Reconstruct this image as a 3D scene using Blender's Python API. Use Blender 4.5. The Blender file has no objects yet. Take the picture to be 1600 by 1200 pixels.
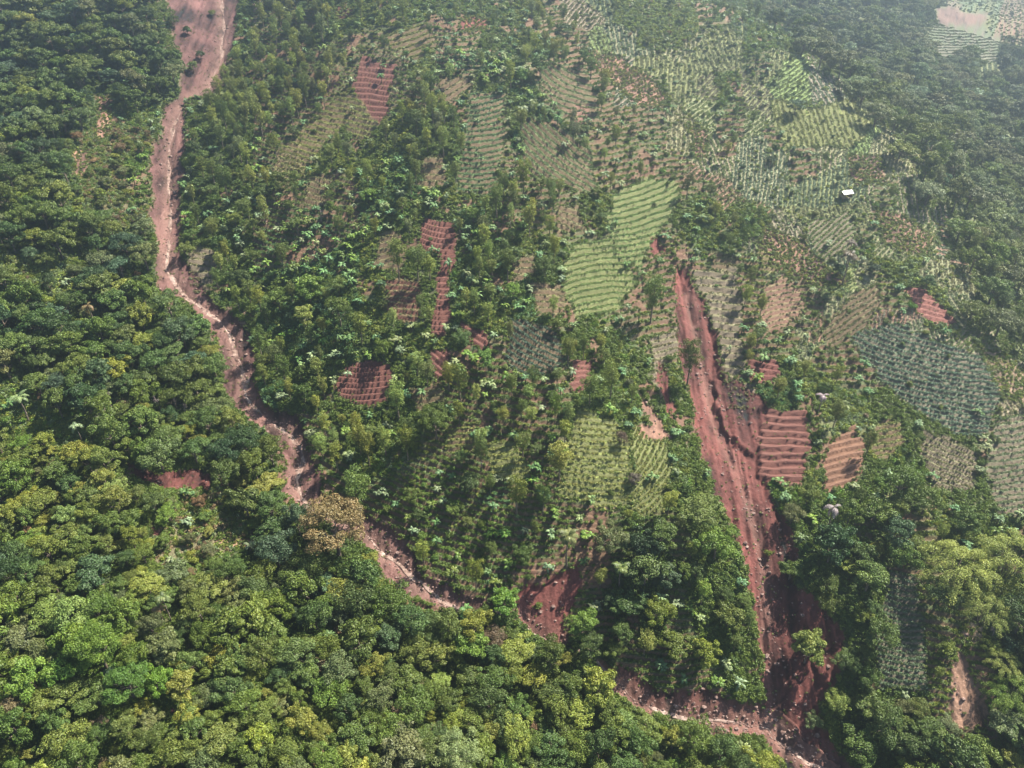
import bpy, math, random
import numpy as np
from mathutils import Vector, Euler

random.seed(7)
RS = np.random.RandomState(11)
R = math.radians
S = bpy.context.scene
COL = S.collection

# ------------------------------------------------------------------ camera, sky, sun, exposure
ZC, PITCH, FPX = 230.0, 36.0, 1232.0            # camera height (m), look-down angle, focal length in 1600-px photo pixels
cam_d = bpy.data.cameras.new('camera')
cam = bpy.data.objects.new('camera', cam_d)
COL.objects.link(cam)
cam.location = (0, 0, ZC)
cam.rotation_euler = (R(90 - PITCH), 0, 0)
cam_d.sensor_width = 36.0
cam_d.lens = 36.0 * FPX / 1600.0
cam_d.clip_end = 8000
cam_d.clip_start = 0.5
S.camera = cam

SUN_DIR = Vector((0.54, 0.36, 0.87)).normalized()     # towards the sun
sun_el = math.asin(SUN_DIR.z)
sun_az = math.atan2(SUN_DIR.x, SUN_DIR.y)             # from +y, clockwise
W = bpy.data.worlds.new('World')
S.world = W
W.use_nodes = True
wn = W.node_tree
sky = wn.nodes.new('ShaderNodeTexSky')
sky.sky_type = 'NISHITA'
sky.sun_disc = False
sky.sun_elevation = sun_el
sky.sun_rotation = sun_az
sky.altitude = 900
bg = wn.nodes['Background']
bg.inputs['Strength'].default_value = 0.054
wn.links.new(sky.outputs[0], bg.inputs[0])
sl = bpy.data.lights.new('sun', 'SUN')
sl.energy = 5.0
sl.angle = R(0.5)
sl.color = (1.0, 0.94, 0.82)
so = bpy.data.objects.new('sun', sl)
COL.objects.link(so)
so.rotation_euler = SUN_DIR.to_track_quat('Z', 'Y').to_euler()
S.view_settings.view_transform = 'Standard'
S.view_settings.look = 'None'
S.view_settings.gamma = 1
S.view_settings.exposure = 1.9
try:
    S.cycles.use_denoising = True
    S.cycles.denoiser = 'OPENIMAGEDENOISE'
except Exception:
    pass
S.cycles.max_bounces = 4
S.cycles.diffuse_bounces = 2
S.cycles.glossy_bounces = 1
S.cycles.transmission_bounces = 2
S.cycles.volume_bounces = 0
S.cycles.transparent_max_bounces = 4
S.render.film_transparent = False
HAZE_DENSITY, HAZE_G = 0.00086, 0.84

# ------------------------------------------------------------------ numpy helpers
def _hash(ix, iy, seed):
    h = (ix.astype(np.int64) * 374761393 + iy.astype(np.int64) * 668265263 + seed * 1442695041) & 0x7fffffff
    h = ((h ^ (h >> 13)) * 1274126177) & 0x7fffffff
    h = (h ^ (h >> 16)) & 0xffff
    return h / 65535.0

def vnoise(x, y, seed=0):
    x = np.asarray(x, float); y = np.asarray(y, float)
    ix = np.floor(x); iy = np.floor(y)
    fx = x - ix; fy = y - iy
    fx = fx * fx * (3 - 2 * fx); fy = fy * fy * (3 - 2 * fy)
    a = _hash(ix, iy, seed); b = _hash(ix + 1, iy, seed)
    c = _hash(ix, iy + 1, seed); d = _hash(ix + 1, iy + 1, seed)
    return (a + (b - a) * fx) * (1 - fy) + (c + (d - c) * fx) * fy

def fbm(x, y, seed=0, octv=4):
    s = 0; amp = 0.5; t = 0
    for k in range(octv):
        s = s + amp * vnoise(np.asarray(x) * 2 ** k + 17.3 * k, np.asarray(y) * 2 ** k - 9.1 * k, seed + k)
        t += amp; amp *= 0.5
    return s / t * 2 - 1

def sstep(a, b, x):
    t = np.clip((x - a) / (b - a), 0, 1)
    return t * t * (3 - 2 * t)

CP, SP = math.cos(R(PITCH)), math.sin(R(PITCH))
def project(x, y, z):
    dz = z - ZC
    dep = y * CP - dz * SP
    up = y * SP + dz * CP
    dep = np.maximum(dep, 1e-3)
    return 800 + FPX * x / dep, 600 - FPX * up / dep, dep

def ray(px, py):
    a = (np.asarray(px, float) - 800) / FPX; b = (600 - np.asarray(py, float)) / FPX
    d = np.stack([a, CP + b * SP, -SP + b * CP], -1)
    return d / np.linalg.norm(d, axis=-1, keepdims=True)

def base_z(y):
    y = np.asarray(y, float)
    return 0.36 * np.clip(y, 0, 620) + 0.10 * np.clip(y - 620, 0, 80) + 0.1 * np.clip(y, -300, 0)

def cast_fn(fn, px, py):
    px = np.atleast_1d(np.asarray(px, float)); py = np.atleast_1d(np.asarray(py, float))
    d = ray(px, py)
    t0 = np.full(len(px), 60.0); hit = np.zeros(len(px), bool); t1 = t0.copy()
    t = t0.copy()
    while t.min() < 1600 and not hit.all():
        tn = t + 6
        z = ZC + d[:, 2] * tn
        below = z < fn(d[:, 0] * tn, d[:, 1] * tn)
        new = below & ~hit
        t0[new] = t[new]; t1[new] = tn[new]
        hit |= below
        t = np.where(hit, t, tn)
        if t[~hit].size and t[~hit].max() > 1500: break
    t0[~hit] = 1400; t1[~hit] = 1401
    for _ in range(14):
        m = (t0 + t1) / 2
        below = ZC + d[:, 2] * m < fn(d[:, 0] * m, d[:, 1] * m)
        t1 = np.where(below, m, t1); t0 = np.where(below, t0, m)
    return d[:, 0] * t1, d[:, 1] * t1

def pl_world(pts):
    p = np.array(pts, float)
    x, y = cast_fn(lambda a, b: base_z(b), p[:, 0], p[:, 1])
    return np.stack([x, y], -1)

def pl_dist(x, y, P, signed=False):
    """distance to a polyline; signed: + on its right-hand side"""
    best = np.full(np.shape(x), 1e9); sg = np.ones(np.shape(x))
    for i in range(len(P) - 1):
        ax, ay = P[i]; bx, by = P[i + 1]
        ex, ey = bx - ax, by - ay
        L = ex * ex + ey * ey + 1e-9
        t = np.clip(((x - ax) * ex + (y - ay) * ey) / L, 0, 1)
        dx = x - (ax + t * ex); dy = y - (ay + t * ey)
        d = np.hypot(dx, dy)
        m = d < best
        best = np.where(m, d, best)
        if signed:
            sg = np.where(m, np.sign(ey * (x - ax) - ex * (y - ay)), sg)
    return best * sg if signed else best

STREAM_PX = [(330, -250), (345, -60), (345, 0), (348, 45), (345, 90), (325, 130), (285, 160), (268, 195), (262, 240), (264, 300), (262, 345), (262, 375), (257, 415),
             (275, 440), (290, 460), (340, 493), (360, 520), (365, 550), (378, 580), (385, 615), (405, 638), (455, 675), (470, 692), (472, 715),
             (463, 742), (468, 770), (490, 790), (530, 808), (572, 828), (592, 852), (620, 872), (645, 900), (690, 932), (735, 948), (790, 960), (860, 1000), (905, 1020),
             (950, 1045), (985, 1085), (1020, 1100), (1060, 1118), (1110, 1120), (1150, 1122), (1200, 1130), (1230, 1160), (1262, 1182), (1315, 1202), (1380, 1250), (1500, 1330)]
RILL_PX = [(1075, 455), (1088, 520), (1100, 575), (1108, 620), (1120, 660), (1150, 725), (1172, 780), (1183, 830), (1194, 870), (1200, 930), (1195, 1000), (1202, 1060), (1210, 1110), (1222, 1150)]
RIDGE_PX = [(800, -260), (960, -60), (1100, 15), (1300, 110), (1400, 200), (1480, 330), (1560, 500), (1640, 680), (1760, 900)]
P_STREAM, P_RILL, P_RIDGE = pl_world(STREAM_PX), pl_world(RILL_PX), pl_world(RIDGE_PX)
# spur crest between the two gullies, left hillside crest
P_SPUR = pl_world([(640, -100), (700, 120), (780, 350), (800, 550), (840, 720)])
P_LEFT = pl_world([(60, -100), (60, 250), (40, 500)])
P_NEAR = pl_world([(-100, 1250), (150, 1060), (500, 1250)])

def H0(x, y):
    x = np.asarray(x, float); y = np.asarray(y, float)
    z = base_z(y)
    ds = pl_dist(x, y, P_STREAM)
    z = z - 13 * np.exp(-(ds / 36) ** 2)
    dr = pl_dist(x, y, P_RILL)
    z = z - 2 * np.exp(-(dr / 34) ** 2)
    z = z + 11 * np.exp(-(pl_dist(x, y, P_SPUR) / 50) ** 2)
    z = z + 9 * np.exp(-(pl_dist(x, y, P_LEFT) / 60) ** 2)
    z = z + 7 * np.exp(-(pl_dist(x, y, P_NEAR) / 45) ** 2)
    sd = -pl_dist(x, y, P_RIDGE, True)
    z = z + 6 * np.exp(-(sd / 35) ** 2)
    sd = sd + 16 * fbm(x / 60, y / 60, 44, 2)
    s = 22 * np.log1p(np.exp(np.clip(sd / 22, -20, 20)))
    z = z - 175 * (1 - np.exp(-s / 250))
    z = z + 5.0 * fbm(x / 70, y / 70, 3, 3) + 16 * fbm(x / 130, y / 130, 9, 3) * sstep(40, 160, sd)
    return z

# ------------------------------------------------------------------ land cover, traced on the photograph's 1600 x 1200 pixels (1 letter = 40 px)
COVER = """
DDDDDDSSSSMMMMmmggggmmffyyygggHHHHHHHfff
DDDDDDSSSSMMMmmgggg.mB.ffyyffggHHHHHffff
DDDDDDDSSMMMMm..yBBBMMMMfffffgffHHHHHHfH
DDDDDDDSMMMMMm..MM..BMMMf.ffgffffHHHHHHH
DDDDgggSMMMMm..mMM..MBmmm.ffgffyffHHHHHH
DDDgggSMMMMMm..mMM..BBMmggffmfgffffHHHHH
DDDggbSMMMMMmmmBMM.m.M.mggmffffgffffHHHH
DDDggbSMMMMMMmBBBm.mMM.mmgmgffffffgfHHHH
DDDDggSMMMMBBBBbm.BMMm.mgg.mmgffffgffHHH
DDDDDDSMMMBBBBm..BMMm.g..mmggfffmgfffHHH
yyyDDDS.MMBBBBmM.BMMmM.g..SmgmffffmyffHH
DDyDDDSSMMMBBBm..BMMBM.g..S..m..ffmgyfHH
DDDDDDDDSSBBBBmM.BmmBM.g.mS..m..f.ffgfHH
DDDDDDDDSSMBBBMMmmB..mMMg.SS.Bmf..fffffH
DDDDDDDDDSMMM...MMMMBMm.g.mSSB.mm..fffff
ggDDDDDDDSBMM...MMMMMMMMg..SSBBmyg.....f
ggggDDDDDDSSMMMMMMMMmMMg.gSSS...yy.....f
LLgDDDDDDDDSMMMMm.MMMM..ggSSS..m..m....f
LLLLLSSSDDDSgMgggbMMMM....gSSS.m..bb....
LLLLLLLyyDDSSMgbbbgBMM...MMSSSbbbbbDm...
LLLLLLyyyyDDDMSSbgbbBMMMMMMMSSmDDbDmmMMM
LLLLLLyyyDDDDDDSMbbbMMMMMDMMSSSDDDDDmmmm
DLLLDLLLLDDDDDDSSMMBSSMMDDDMMSSDDD..mmmm
DLLLDLLLLDDDDDDDSSMMSSMMDDMMMSSmDD..mmmm
YYYYYLLLLDDDDLDDDDDDDSMMMDMMMSSmDD..mmDD
YYYYYYLLLLDDLLLLLLLLDDDDMMMMMSSSDD..mSSD
YYYYDLLLLLLLLLLLLLLLLLLDSMMMMSSSmD..mSSD
DDDLLLLLLLLLLLLLLLLLLLLLLSSSSSSSmDDDmSSD
DLLLLLLLLLLLLLLLLLLLLLLLLLLLLMSSmDDDDmSD
LLLLLLLLLLLLLLLLLLLLLLLLLLLLLLSSSDDDDDDD
""".split()
CV = np.array([[ord(c) for c in r] for r in COVER])
_sub = CV[5:9, 3:6]
_sub[_sub == ord('g')] = ord('s')       # dry scrub beside the upper scar
_sub = CV[17:22, 4:12]
_sub[_sub == ord('y')] = ord('s')       # dry shrubs in the lower clearing
def cover(px, py, jit=14):
    px = np.asarray(px, float); py = np.asarray(py, float)
    jx = fbm(px / 23, py / 23, 51, 2) * jit; jy = fbm(px / 23, py / 23, 77, 2) * jit
    i = np.clip(((px + jx) // 40).astype(int), 0, 39); j = np.clip(((py + jy) // 40).astype(int), 0, 29)
    c = CV[j, i]
    return np.where((px > 1630) & (py > 520) & np.isin(c, [ord('f'), ord('S')]), ord('m'), c)

def sdf(px, py, poly):
    """signed distance in photo pixels to a polygon, + inside; -99 far outside"""
    P = np.array(poly, float)
    out = np.full(px.shape, -99.0)
    m = (px > P[:, 0].min() - 30) & (px < P[:, 0].max() + 30) & (py > P[:, 1].min() - 30) & (py < P[:, 1].max() + 30)
    x, y = px[m], py[m]
    if not len(x): return out
    best = np.full(x.shape, 1e9); ins = np.zeros(x.shape, bool)
    n = len(P)
    for i in range(n):
        ax, ay = P[i]; bx, by = P[(i + 1) % n]
        ex, ey = bx - ax, by - ay
        t = np.clip(((x - ax) * ex + (y - ay) * ey) / (ex * ex + ey * ey + 1e-9), 0, 1)
        best = np.minimum(best, np.hypot(x - ax - t * ex, y - ay - t * ey))
        c = ((ay > y) != (by > y)) & (x < (bx - ax) * (y - ay) / ((by - ay) if by != ay else 1e-9) + ax)
        ins ^= c
    out[m] = np.where(ins, best, -best)
    return out

SCAR = (.088, .042, .037)
RED, DRED, PINK, TAN, BRN, GRY = (.112, .044, .034), (.100, .033, .027), (.19, .105, .074), (.26, .18, .11), (.13, .088, .052), (.145, .115, .080)
LG, YG, DG, BG_, OL = (.15, .20, .065), (.17, .195, .05), (.045, .085, .035), (.105, .160, .095), (.145, .15, .06)
SOILS = [  # polygon, colour, carve depth
    ([(250, -260), (390, -260), (372, 0), (366, 60), (358, 110), (338, 146), (300, 150), (288, 175), (288, 230), (285, 290), (280, 350), (285, 400), (310, 440), (345, 480), (385, 510), (398, 550), (395, 590), (420, 635), (470, 648), (482, 690),
      (500, 740), (512, 775), (560, 795), (600, 815), (640, 852), (662, 893), (720, 922), (765, 932), (755, 958), (700, 955), (650, 930), (600, 908), (588, 872), (555, 840), (480, 800), (438, 768), (445, 730), (438, 697),
      (408, 672), (368, 640), (352, 600), (343, 550), (328, 510), (298, 482), (248, 452), (240, 420), (245, 380), (232, 330), (240, 280), (228, 250), (250, 210), (255, 170), (278, 150), (284, 110), (270, 60), (262, 0)], SCAR, 2.2),
    ([(1050, 415), (1070, 420), (1085, 450), (1110, 490), (1128, 540), (1132, 600), (1168, 640), (1182, 700), (1200, 760), (1228, 810), (1248, 860), (1243, 900), (1268, 950), (1290, 1010), (1295, 1080), (1280, 1110), (1295, 1150), (1345, 1210), (1380, 1300),
      (1240, 1230), (1200, 1130), (1193, 1080), (1183, 1010), (1178, 950), (1160, 880), (1153, 830), (1118, 770), (1093, 700), (1078, 620), (1063, 560), (1056, 490)], DRED, 2.8),
    ([(935, 1025), (990, 1048), (1040, 1080), (1100, 1072), (1160, 1095), (1210, 1100), (1260, 1150), (1330, 1205), (1230, 1205), (1190, 1155), (1120, 1148), (1050, 1125), (990, 1105), (945, 1072)], RED, 1.8),
    ([(810, 920), (860, 905), (908, 880), (908, 920), (888, 960), (888, 1015), (850, 1005), (820, 978), (803, 960)], DRED, 2.0),
    ([(1232, 905), (1262, 925), (1300, 948), (1322, 995), (1312, 1050), (1300, 1085), (1275, 1040), (1258, 980)], DRED, 1.0),
    ([(1112, 585), (1150, 596), (1200, 628), (1196, 668), (1175, 715), (1150, 690), (1122, 640)], DRED, .9),
    ([(1014, 374), (1028, 368), (1044, 395), (1018, 402)], DRED, 1.5),
    ([(996, 612), (1014, 625), (1036, 662), (1050, 694), (1000, 680), (985, 664), (1018, 664), (1004, 640)], PINK, .6),
    ([(1025, 560), (1045, 575), (1050, 620), (1060, 650), (1042, 640), (1028, 600)], DRED, .8),
    ([(920, 70), (950, 85), (1000, 110), (1042, 150), (1032, 172), (985, 160), (962, 135), (930, 100)], PINK, .4),
    ([(1372, 322), (1405, 330), (1458, 368), (1452, 402), (1400, 388), (1376, 370)], PINK, .3),
    ([(1490, 1008), (1512, 1016), (1522, 1060), (1548, 1100), (1542, 1138), (1480, 1134), (1484, 1080)], (.19, .11, .075), .8),
    ([(1500, 975), (1540, 970), (1545, 1010), (1505, 1015)], TAN, .3),
    ([(190, 718), (240, 742), (300, 733), (336, 748), (328, 768), (270, 768), (215, 752)], DRED, .8),
    ([(232, 824), (258, 826), (256, 838), (236, 838)], DRED, .5),
    ([(330, 838), (400, 836), (405, 858), (350, 858)], (.15, .09, .06), .3),
    ([(1195, 352), (1250, 372), (1300, 420), (1330, 440), (1300, 450), (1220, 430), (1190, 385)], PINK, .2),
    ([(1325, 240), (1378, 240), (1385, 285), (1335, 290)], PINK, .2),
    ([(1520, 540), (1560, 550), (1640, 610), (1640, 650), (1560, 610)], (.19, .13, .085), .2),
    ([(110, 238), (135, 232), (140, 270), (118, 275)], PINK, .2),
    ([(150, 150), (178, 146), (182, 165), (160, 225), (148, 215)], PINK, .2),
    ([(720, 25), (765, 25), (760, 48), (725, 48)], DRED, .3),
    ([(525, 8), (560, 10), (558, 32), (528, 34)], DRED, .3),
    ([(260, 1098), (300, 1102), (295, 1122), (262, 1118)], DRED, .3),
    ([(1075, 195), (1105, 200), (1108, 245), (1085, 250)], PINK, .2),
    ([(1460, 12), (1545, 25), (1530, 42), (1465, 38)], (.15, .09, .07), .2),
    ([(940, 790), (965, 790), (965, 800), (940, 800)], TAN, .2),
]
FIELDS = [  # polygon, soil colour, crop colour or None, row angle, row spacing (photo px), step height, crop density 0..1, row curvature
    ([(565, 88), (625, 98), (618, 130), (600, 195), (575, 205), (562, 160), (548, 140)], RED, None, 5, 8.5, .7, 0, 0),
    ([(540, 140), (560, 150), (590, 195), (583, 218), (530, 205), (495, 245), (470, 285), (428, 295), (440, 230), (500, 178)], BRN, YG, 12, 8.5, .6, .5, 0),
    ([(430, 235), (470, 230), (470, 280), (445, 300), (425, 280)], BRN, OL, 15, 9, .7, .25, 0),
    ([(588, 50), (670, 38), (684, 70), (650, 98), (610, 78)], BRN, YG, -18, 8.5, .5, .6, .001),
    ([(678, 120), (735, 118), (738, 135), (700, 165), (684, 160)], BRN, OL, -32, 9, .6, .2, -.003),
    ([(733, 140), (788, 148), (792, 220), (772, 305), (716, 305), (718, 240)], BRN, (.095, .17, .06), -6, 8.3, .6, .75, .003),
    ([(835, 95), (905, 108), (938, 150), (928, 200), (885, 182), (850, 150)], BRN, (.105, .165, .055), 22, 8.5, .8, .55, .004),
    ([(812, 180), (880, 198), (926, 240), (934, 305), (860, 292), (815, 262)], BRN, (.105, .165, .055), 38, 8.5, .8, .6, .0015),
    ([(868, 322), (905, 318), (912, 358), (872, 365)], BRN, OL, 20, 9, .8, .3, 0),
    ([(655, 248), (690, 240), (702, 290), (660, 300)], BRN, OL, 2, 9, .8, .3, 0),
    ([(480, 280), (522, 272), (512, 320), (468, 330)], BRN, OL, 14, 9, .8, .3, 0),
    ([(800, 400), (832, 395), (836, 430), (800, 440)], BRN, OL, -8, 9, .8, .3, 0),
    ([(758, 690), (800, 686), (832, 740), (800, 762), (765, 740)], OL, YG, -6, 9, .6, .7, 0),
    ([(1182, 378), (1232, 392), (1228, 430), (1188, 426)], BRN, YG, 6, 8.5, .6, .5, 0),
    ([(1132, 598), (1182, 602), (1176, 642), (1142, 640)], GRY, OL, 5, 10, .8, .2, 0),
    ([(1105, 392), (1152, 398), (1152, 424), (1110, 424)], BRN, OL, 4, 9, .7, .4, 0),
    ([(1250, 350), (1330, 328), (1345, 380), (1290, 412)], GRY, LG, -40, 7, .4, .6, 0),
    ([(888, 170), (920, 160), (922, 190), (896, 196)], PINK, None, -25, 9, .7, 0, 0),
    ([(590, 368), (622, 362), (642, 385), (622, 432), (583, 412)], BRN, OL, -8, 9, .8, .2, 0),
    ([(663, 342), (713, 348), (714, 400), (702, 440), (706, 470), (697, 525), (673, 522), (680, 460), (688, 400), (655, 392)], RED, None, 3, 8.6, .9, 0, .006),
    ([(603, 432), (657, 438), (658, 480), (642, 522), (603, 482)], RED, OL, 6, 9, .6, .1, 0),
    ([(540, 570), (570, 560), (617, 562), (614, 600), (602, 634), (550, 636), (520, 606)], RED, None, -4, 8.8, .85, 0, .002),
    ([(958, 300), (1012, 278), (1052, 284), (1060, 312), (1024, 368), (998, 424), (960, 402), (948, 345)], OL, (.115, .19, .05), -16, 9, .8, .75, .002),
    ([(886, 384), (948, 372), (985, 424), (1000, 442), (962, 482), (902, 502), (878, 460)], OL, (.125, .19, .05), -7, 9.3, .8, .75, -.002),
    ([(828, 445), (882, 440), (884, 492), (840, 492)], BRN, OL, 5, 9.5, .9, .25, 0),
    ([(1075, 424), (1152, 418), (1162, 470), (1157, 520), (1168, 575), (1140, 596), (1127, 540), (1102, 470)], GRY, OL, 6, 11.3, .95, .12, 0),
    ([(1188, 450), (1225, 430), (1263, 470), (1248, 502), (1200, 530), (1190, 500)], PINK, OL, -12, 8.2, .6, .12, -.003),
    ([(1150, 655), (1180, 636), (1264, 642), (1268, 690), (1257, 760), (1190, 756), (1163, 705)], RED, None, 4, 11.3, .95, 0, .0012),
    ([(1288, 702), (1332, 662), (1350, 690), (1343, 748), (1288, 772)], (.15, .078, .048), None, -14, 10, .7, 0, 0),
    ([(1360, 662), (1402, 652), (1418, 690), (1402, 708), (1375, 718), (1355, 695)], BRN, YG, -10, 9.5, .7, .5, 0),
    ([(1325, 520), (1400, 505), (1535, 558), (1570, 620), (1532, 684), (1480, 672), (1400, 622), (1355, 575)], GRY, BG_, 13, 7.8, .5, .85, .0008),
    ([(1438, 672), (1500, 684), (1534, 720), (1522, 765), (1470, 765), (1436, 720)], GRY, OL, 22, 8, .7, .35, .001),
    ([(1548, 658), (1640, 645), (1640, 815), (1560, 802), (1538, 740)], GRY, (.12, .16, .07), -8, 9.5, .8, .5, .0008),
    ([(905, 636), (957, 650), (987, 690), (982, 760), (992, 788), (930, 794), (872, 768), (882, 700)], OL, YG, 4, 9.2, .65, .7, .001),
    ([(985, 665), (1042, 695), (1048, 740), (1037, 804), (1000, 808), (980, 772), (990, 720)], OL, YG, -52, 8.6, .35, .7, .003),
    ([(1383, 890), (1437, 898), (1442, 975), (1450, 1075), (1373, 1080), (1370, 1020), (1380, 960)], GRY, (.085, .13, .06), 9, 9.2, .7, .8, .002),
    ([(1278, 512), (1330, 462), (1372, 438), (1378, 470), (1352, 512), (1300, 548)], BRN, OL, -33, 8.2, .6, .4, 0),
    ([(1408, 452), (1447, 452), (1494, 500), (1482, 513), (1440, 498)], (.17, .066, .052), None, 12, 7.5, .5, 0, 0),
    ([(1452, 38), (1532, 36), (1566, 58), (1560, 98), (1458, 92)], (.14, .125, .085), (.12, .15, .07), 2, 4.5, .6, .6, 0),
    ([(798, 498), (862, 508), (888, 572), (820, 592), (792, 560)], BRN, (.06, .1, .06), 28, 8.5, .6, .7, .002),
    ([(1012, 530), (1060, 508), (1072, 550), (1040, 562), (1032, 640), (1018, 590)], GRY, OL, -15, 9, .6, .2, 0),
    ([(696, 662), (748, 660), (748, 706), (700, 708)], BRN, YG, -5, 9, .5, .5, 0),
    ([(303, 385), (340, 388), (337, 440), (322, 468), (290, 437), (288, 410)], GRY, OL, 9, 9.5, .95, .25, 0),
    ([(712, 498), (760, 520), (772, 545), (745, 540), (715, 520)], RED, None, 32, 9, .6, 0, 0),
    ([(668, 538), (698, 550), (705, 592), (685, 590), (668, 565)], RED, None, 42, 9, .6, 0, 0),
    ([(890, 562), (927, 558), (923, 604), (890, 612)], RED, None, -3, 9, .5, 0, 0),
    ([(1168, 558), (1212, 563), (1217, 602), (1172, 602)], DRED, None, 8, 9.5, .8, 0, 0),
    ([(1225, 240), (1200, 150), (1260, 170), (1330, 150), (1362, 195), (1330, 230), (1260, 225)], OL, YG, 70, 8, .2, .5, 0),
    ([(640, 610), (690, 600), (700, 640), (650, 650)], BRN, OL, -10, 9, .5, .3, 0),
]
PATCH = []   # patchwork of small hillside plots on the open upper slope
_pr = random.Random(5)
for _ in range(110):
    c = (_pr.uniform(860, 1660), _pr.uniform(-60, 620))
    PATCH.append((c[0], c[1], _pr.choice([82, 70, 95, -48, -35, 60, 15]), _pr.uniform(6.0, 8.0),
                  _pr.choice([(.19, .175, .10), OL, (.20, .16, .11), LG, (.19, .15, .11), PINK, OL, (.17, .17, .09)]), _pr.choice([LG, (.18, .18, .08), (.15, .19, .09), (.18, .20, .09), (.13, .18, .10), (.19, .18, .11)])))
PXY = np.array([(p[0], p[1]) for p in PATCH])

def warp(px, py, a=9.0):
    return px + a * fbm(px / 18, py / 18, 21, 3), py + a * fbm(px / 18 + 40, py / 18, 33, 3)

def row_phase(px, py, f):
    ang, sp, cur = R(f[3]), f[4], f[7]
    c = np.mean(np.array(f[0], float), 0)
    dx, dy = px - c[0], py - c[1]
    al = dx * math.cos(ang) + dy * math.sin(ang)
    ac = -dx * math.sin(ang) + dy * math.cos(ang)
    return (ac + cur * al * al + 2.6 * fbm(px / 30, py / 30, 61, 2)) / sp + 100

def patch_of(px, py):
    wx, wy = warp(px, py, 9)
    d = (wx[:, None] - PXY[None, :, 0]) ** 2 + ((wy[:, None] - PXY[None, :, 1]) * 1.3) ** 2
    return d.argmin(1)

def patch_phase(px, py, k):
    A = np.array([R(p[2]) for p in PATCH])[k]; sp = np.array([p[3] for p in PATCH])[k]
    dx, dy = px - PXY[k, 0], py - PXY[k, 1]
    return (-dx * np.sin(A) + dy * np.cos(A) + 3 * fbm(px / 40, py / 40, 62, 2)) / sp + 100

def is_plot(px, py, cv):
    return ((cv == ord('f')) | (cv == ord('y')) & (px > 850)) & (px > 780) & (py < 660)

# ------------------------------------------------------------------ terrain: one sheet
py_rows = np.concatenate([np.arange(1330, -230, -1.75)])
yr = cast_fn(lambda a, b: base_z(b), np.full(len(py_rows), 800.0), py_rows)[1]
near = np.array([-260, -160, -80, -30, 0, 15, 25]); near = near[near < yr[0] - 4]
far = yr[-1] + np.cumsum(np.linspace(3, 60, 34))
YR = np.concatenate([near, yr, far])
uf = np.arange(-1.30, 1.42, 0.00215)
US = np.concatenate([-1.30 - np.cumsum(np.linspace(.01, .9, 12))[::-1], uf, uf[-1] + np.cumsum(np.linspace(.01, .9, 12))])
DEP = np.maximum(YR * CP - (base_z(YR) - ZC) * SP, 120)
HWX = DEP * 800 / FPX
NX, NY = len(US), len(YR)
GX = HWX[:, None] * US[None, :]
GY = np.repeat(YR[:, None], NX, 1)
gx, gy = GX.ravel(), GY.ravel()
gz0 = H0(gx, gy)
gpx, gpy, gdep = project(gx, gy, gz0)
gcv = cover(gpx, gpy)
inv = (gpx > -300) & (gpx < 1900) & (gpy > -300) & (gpy < 1450)

# base colour of the ground by cover
col = np.zeros((len(gx), 3))
GC = {'D': (.05, .065, .025), 'L': (.075, .08, .03), 'Y': (.06, .09, .025), 'M': (.055, .08, .028), 'm': (.065, .085, .03), 'B': (.05, .08, .03), 'b': (.08, .10, .04),
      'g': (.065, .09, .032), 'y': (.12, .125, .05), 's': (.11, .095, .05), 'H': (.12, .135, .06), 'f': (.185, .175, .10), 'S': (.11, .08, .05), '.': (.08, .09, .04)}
for k, v in GC.items():
    col[gcv == ord(k)] = v
n1 = fbm(gx / 9, gy / 9, 5, 3); n2 = fbm(gx / 2.2, gy / 2.2, 8, 3); n3 = fbm(gx / 0.9, gy / 0.9, 14, 2)
# patches of bare red-brown earth showing through
bare = sstep(.26, .5, n1 + .35 * n2) * np.isin(gcv, [ord(c) for c in 'mMgbS.fB']).astype(float) * .8
col = col * (1 - bare[:, None]) + np.array((.145, .075, .05)) * bare[:, None]
dz = .35 * n2 * np.where(inv, 1, .3)
wpx, wpy = warp(gpx, gpy)
# narrow contour benches cut into the whole farmed spur
SPUR = (gpx > 395) & inv & np.isin(gcv, [ord(c) for c in 'MmBbgS.'])
cfr = (gz0 + .5 * fbm(gx / 14, gy / 14, 31, 2)) / 1.12; cfr = 1 - (cfr - np.floor(cfr))
bl = SPUR * sstep(-.35, .1, fbm(gx / 40, gy / 40, 37, 2))
dz += bl * 1.0 * (cfr * (1 - sstep(.86, 1, cfr)) - .4)
bw = (bl * (1 - sstep(.10, .3, cfr) * (1 - sstep(.78, .92, cfr))) * .9)[:, None]
col = col * (1 - bw) + np.array((.150, .085, .055)) * bw
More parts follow.
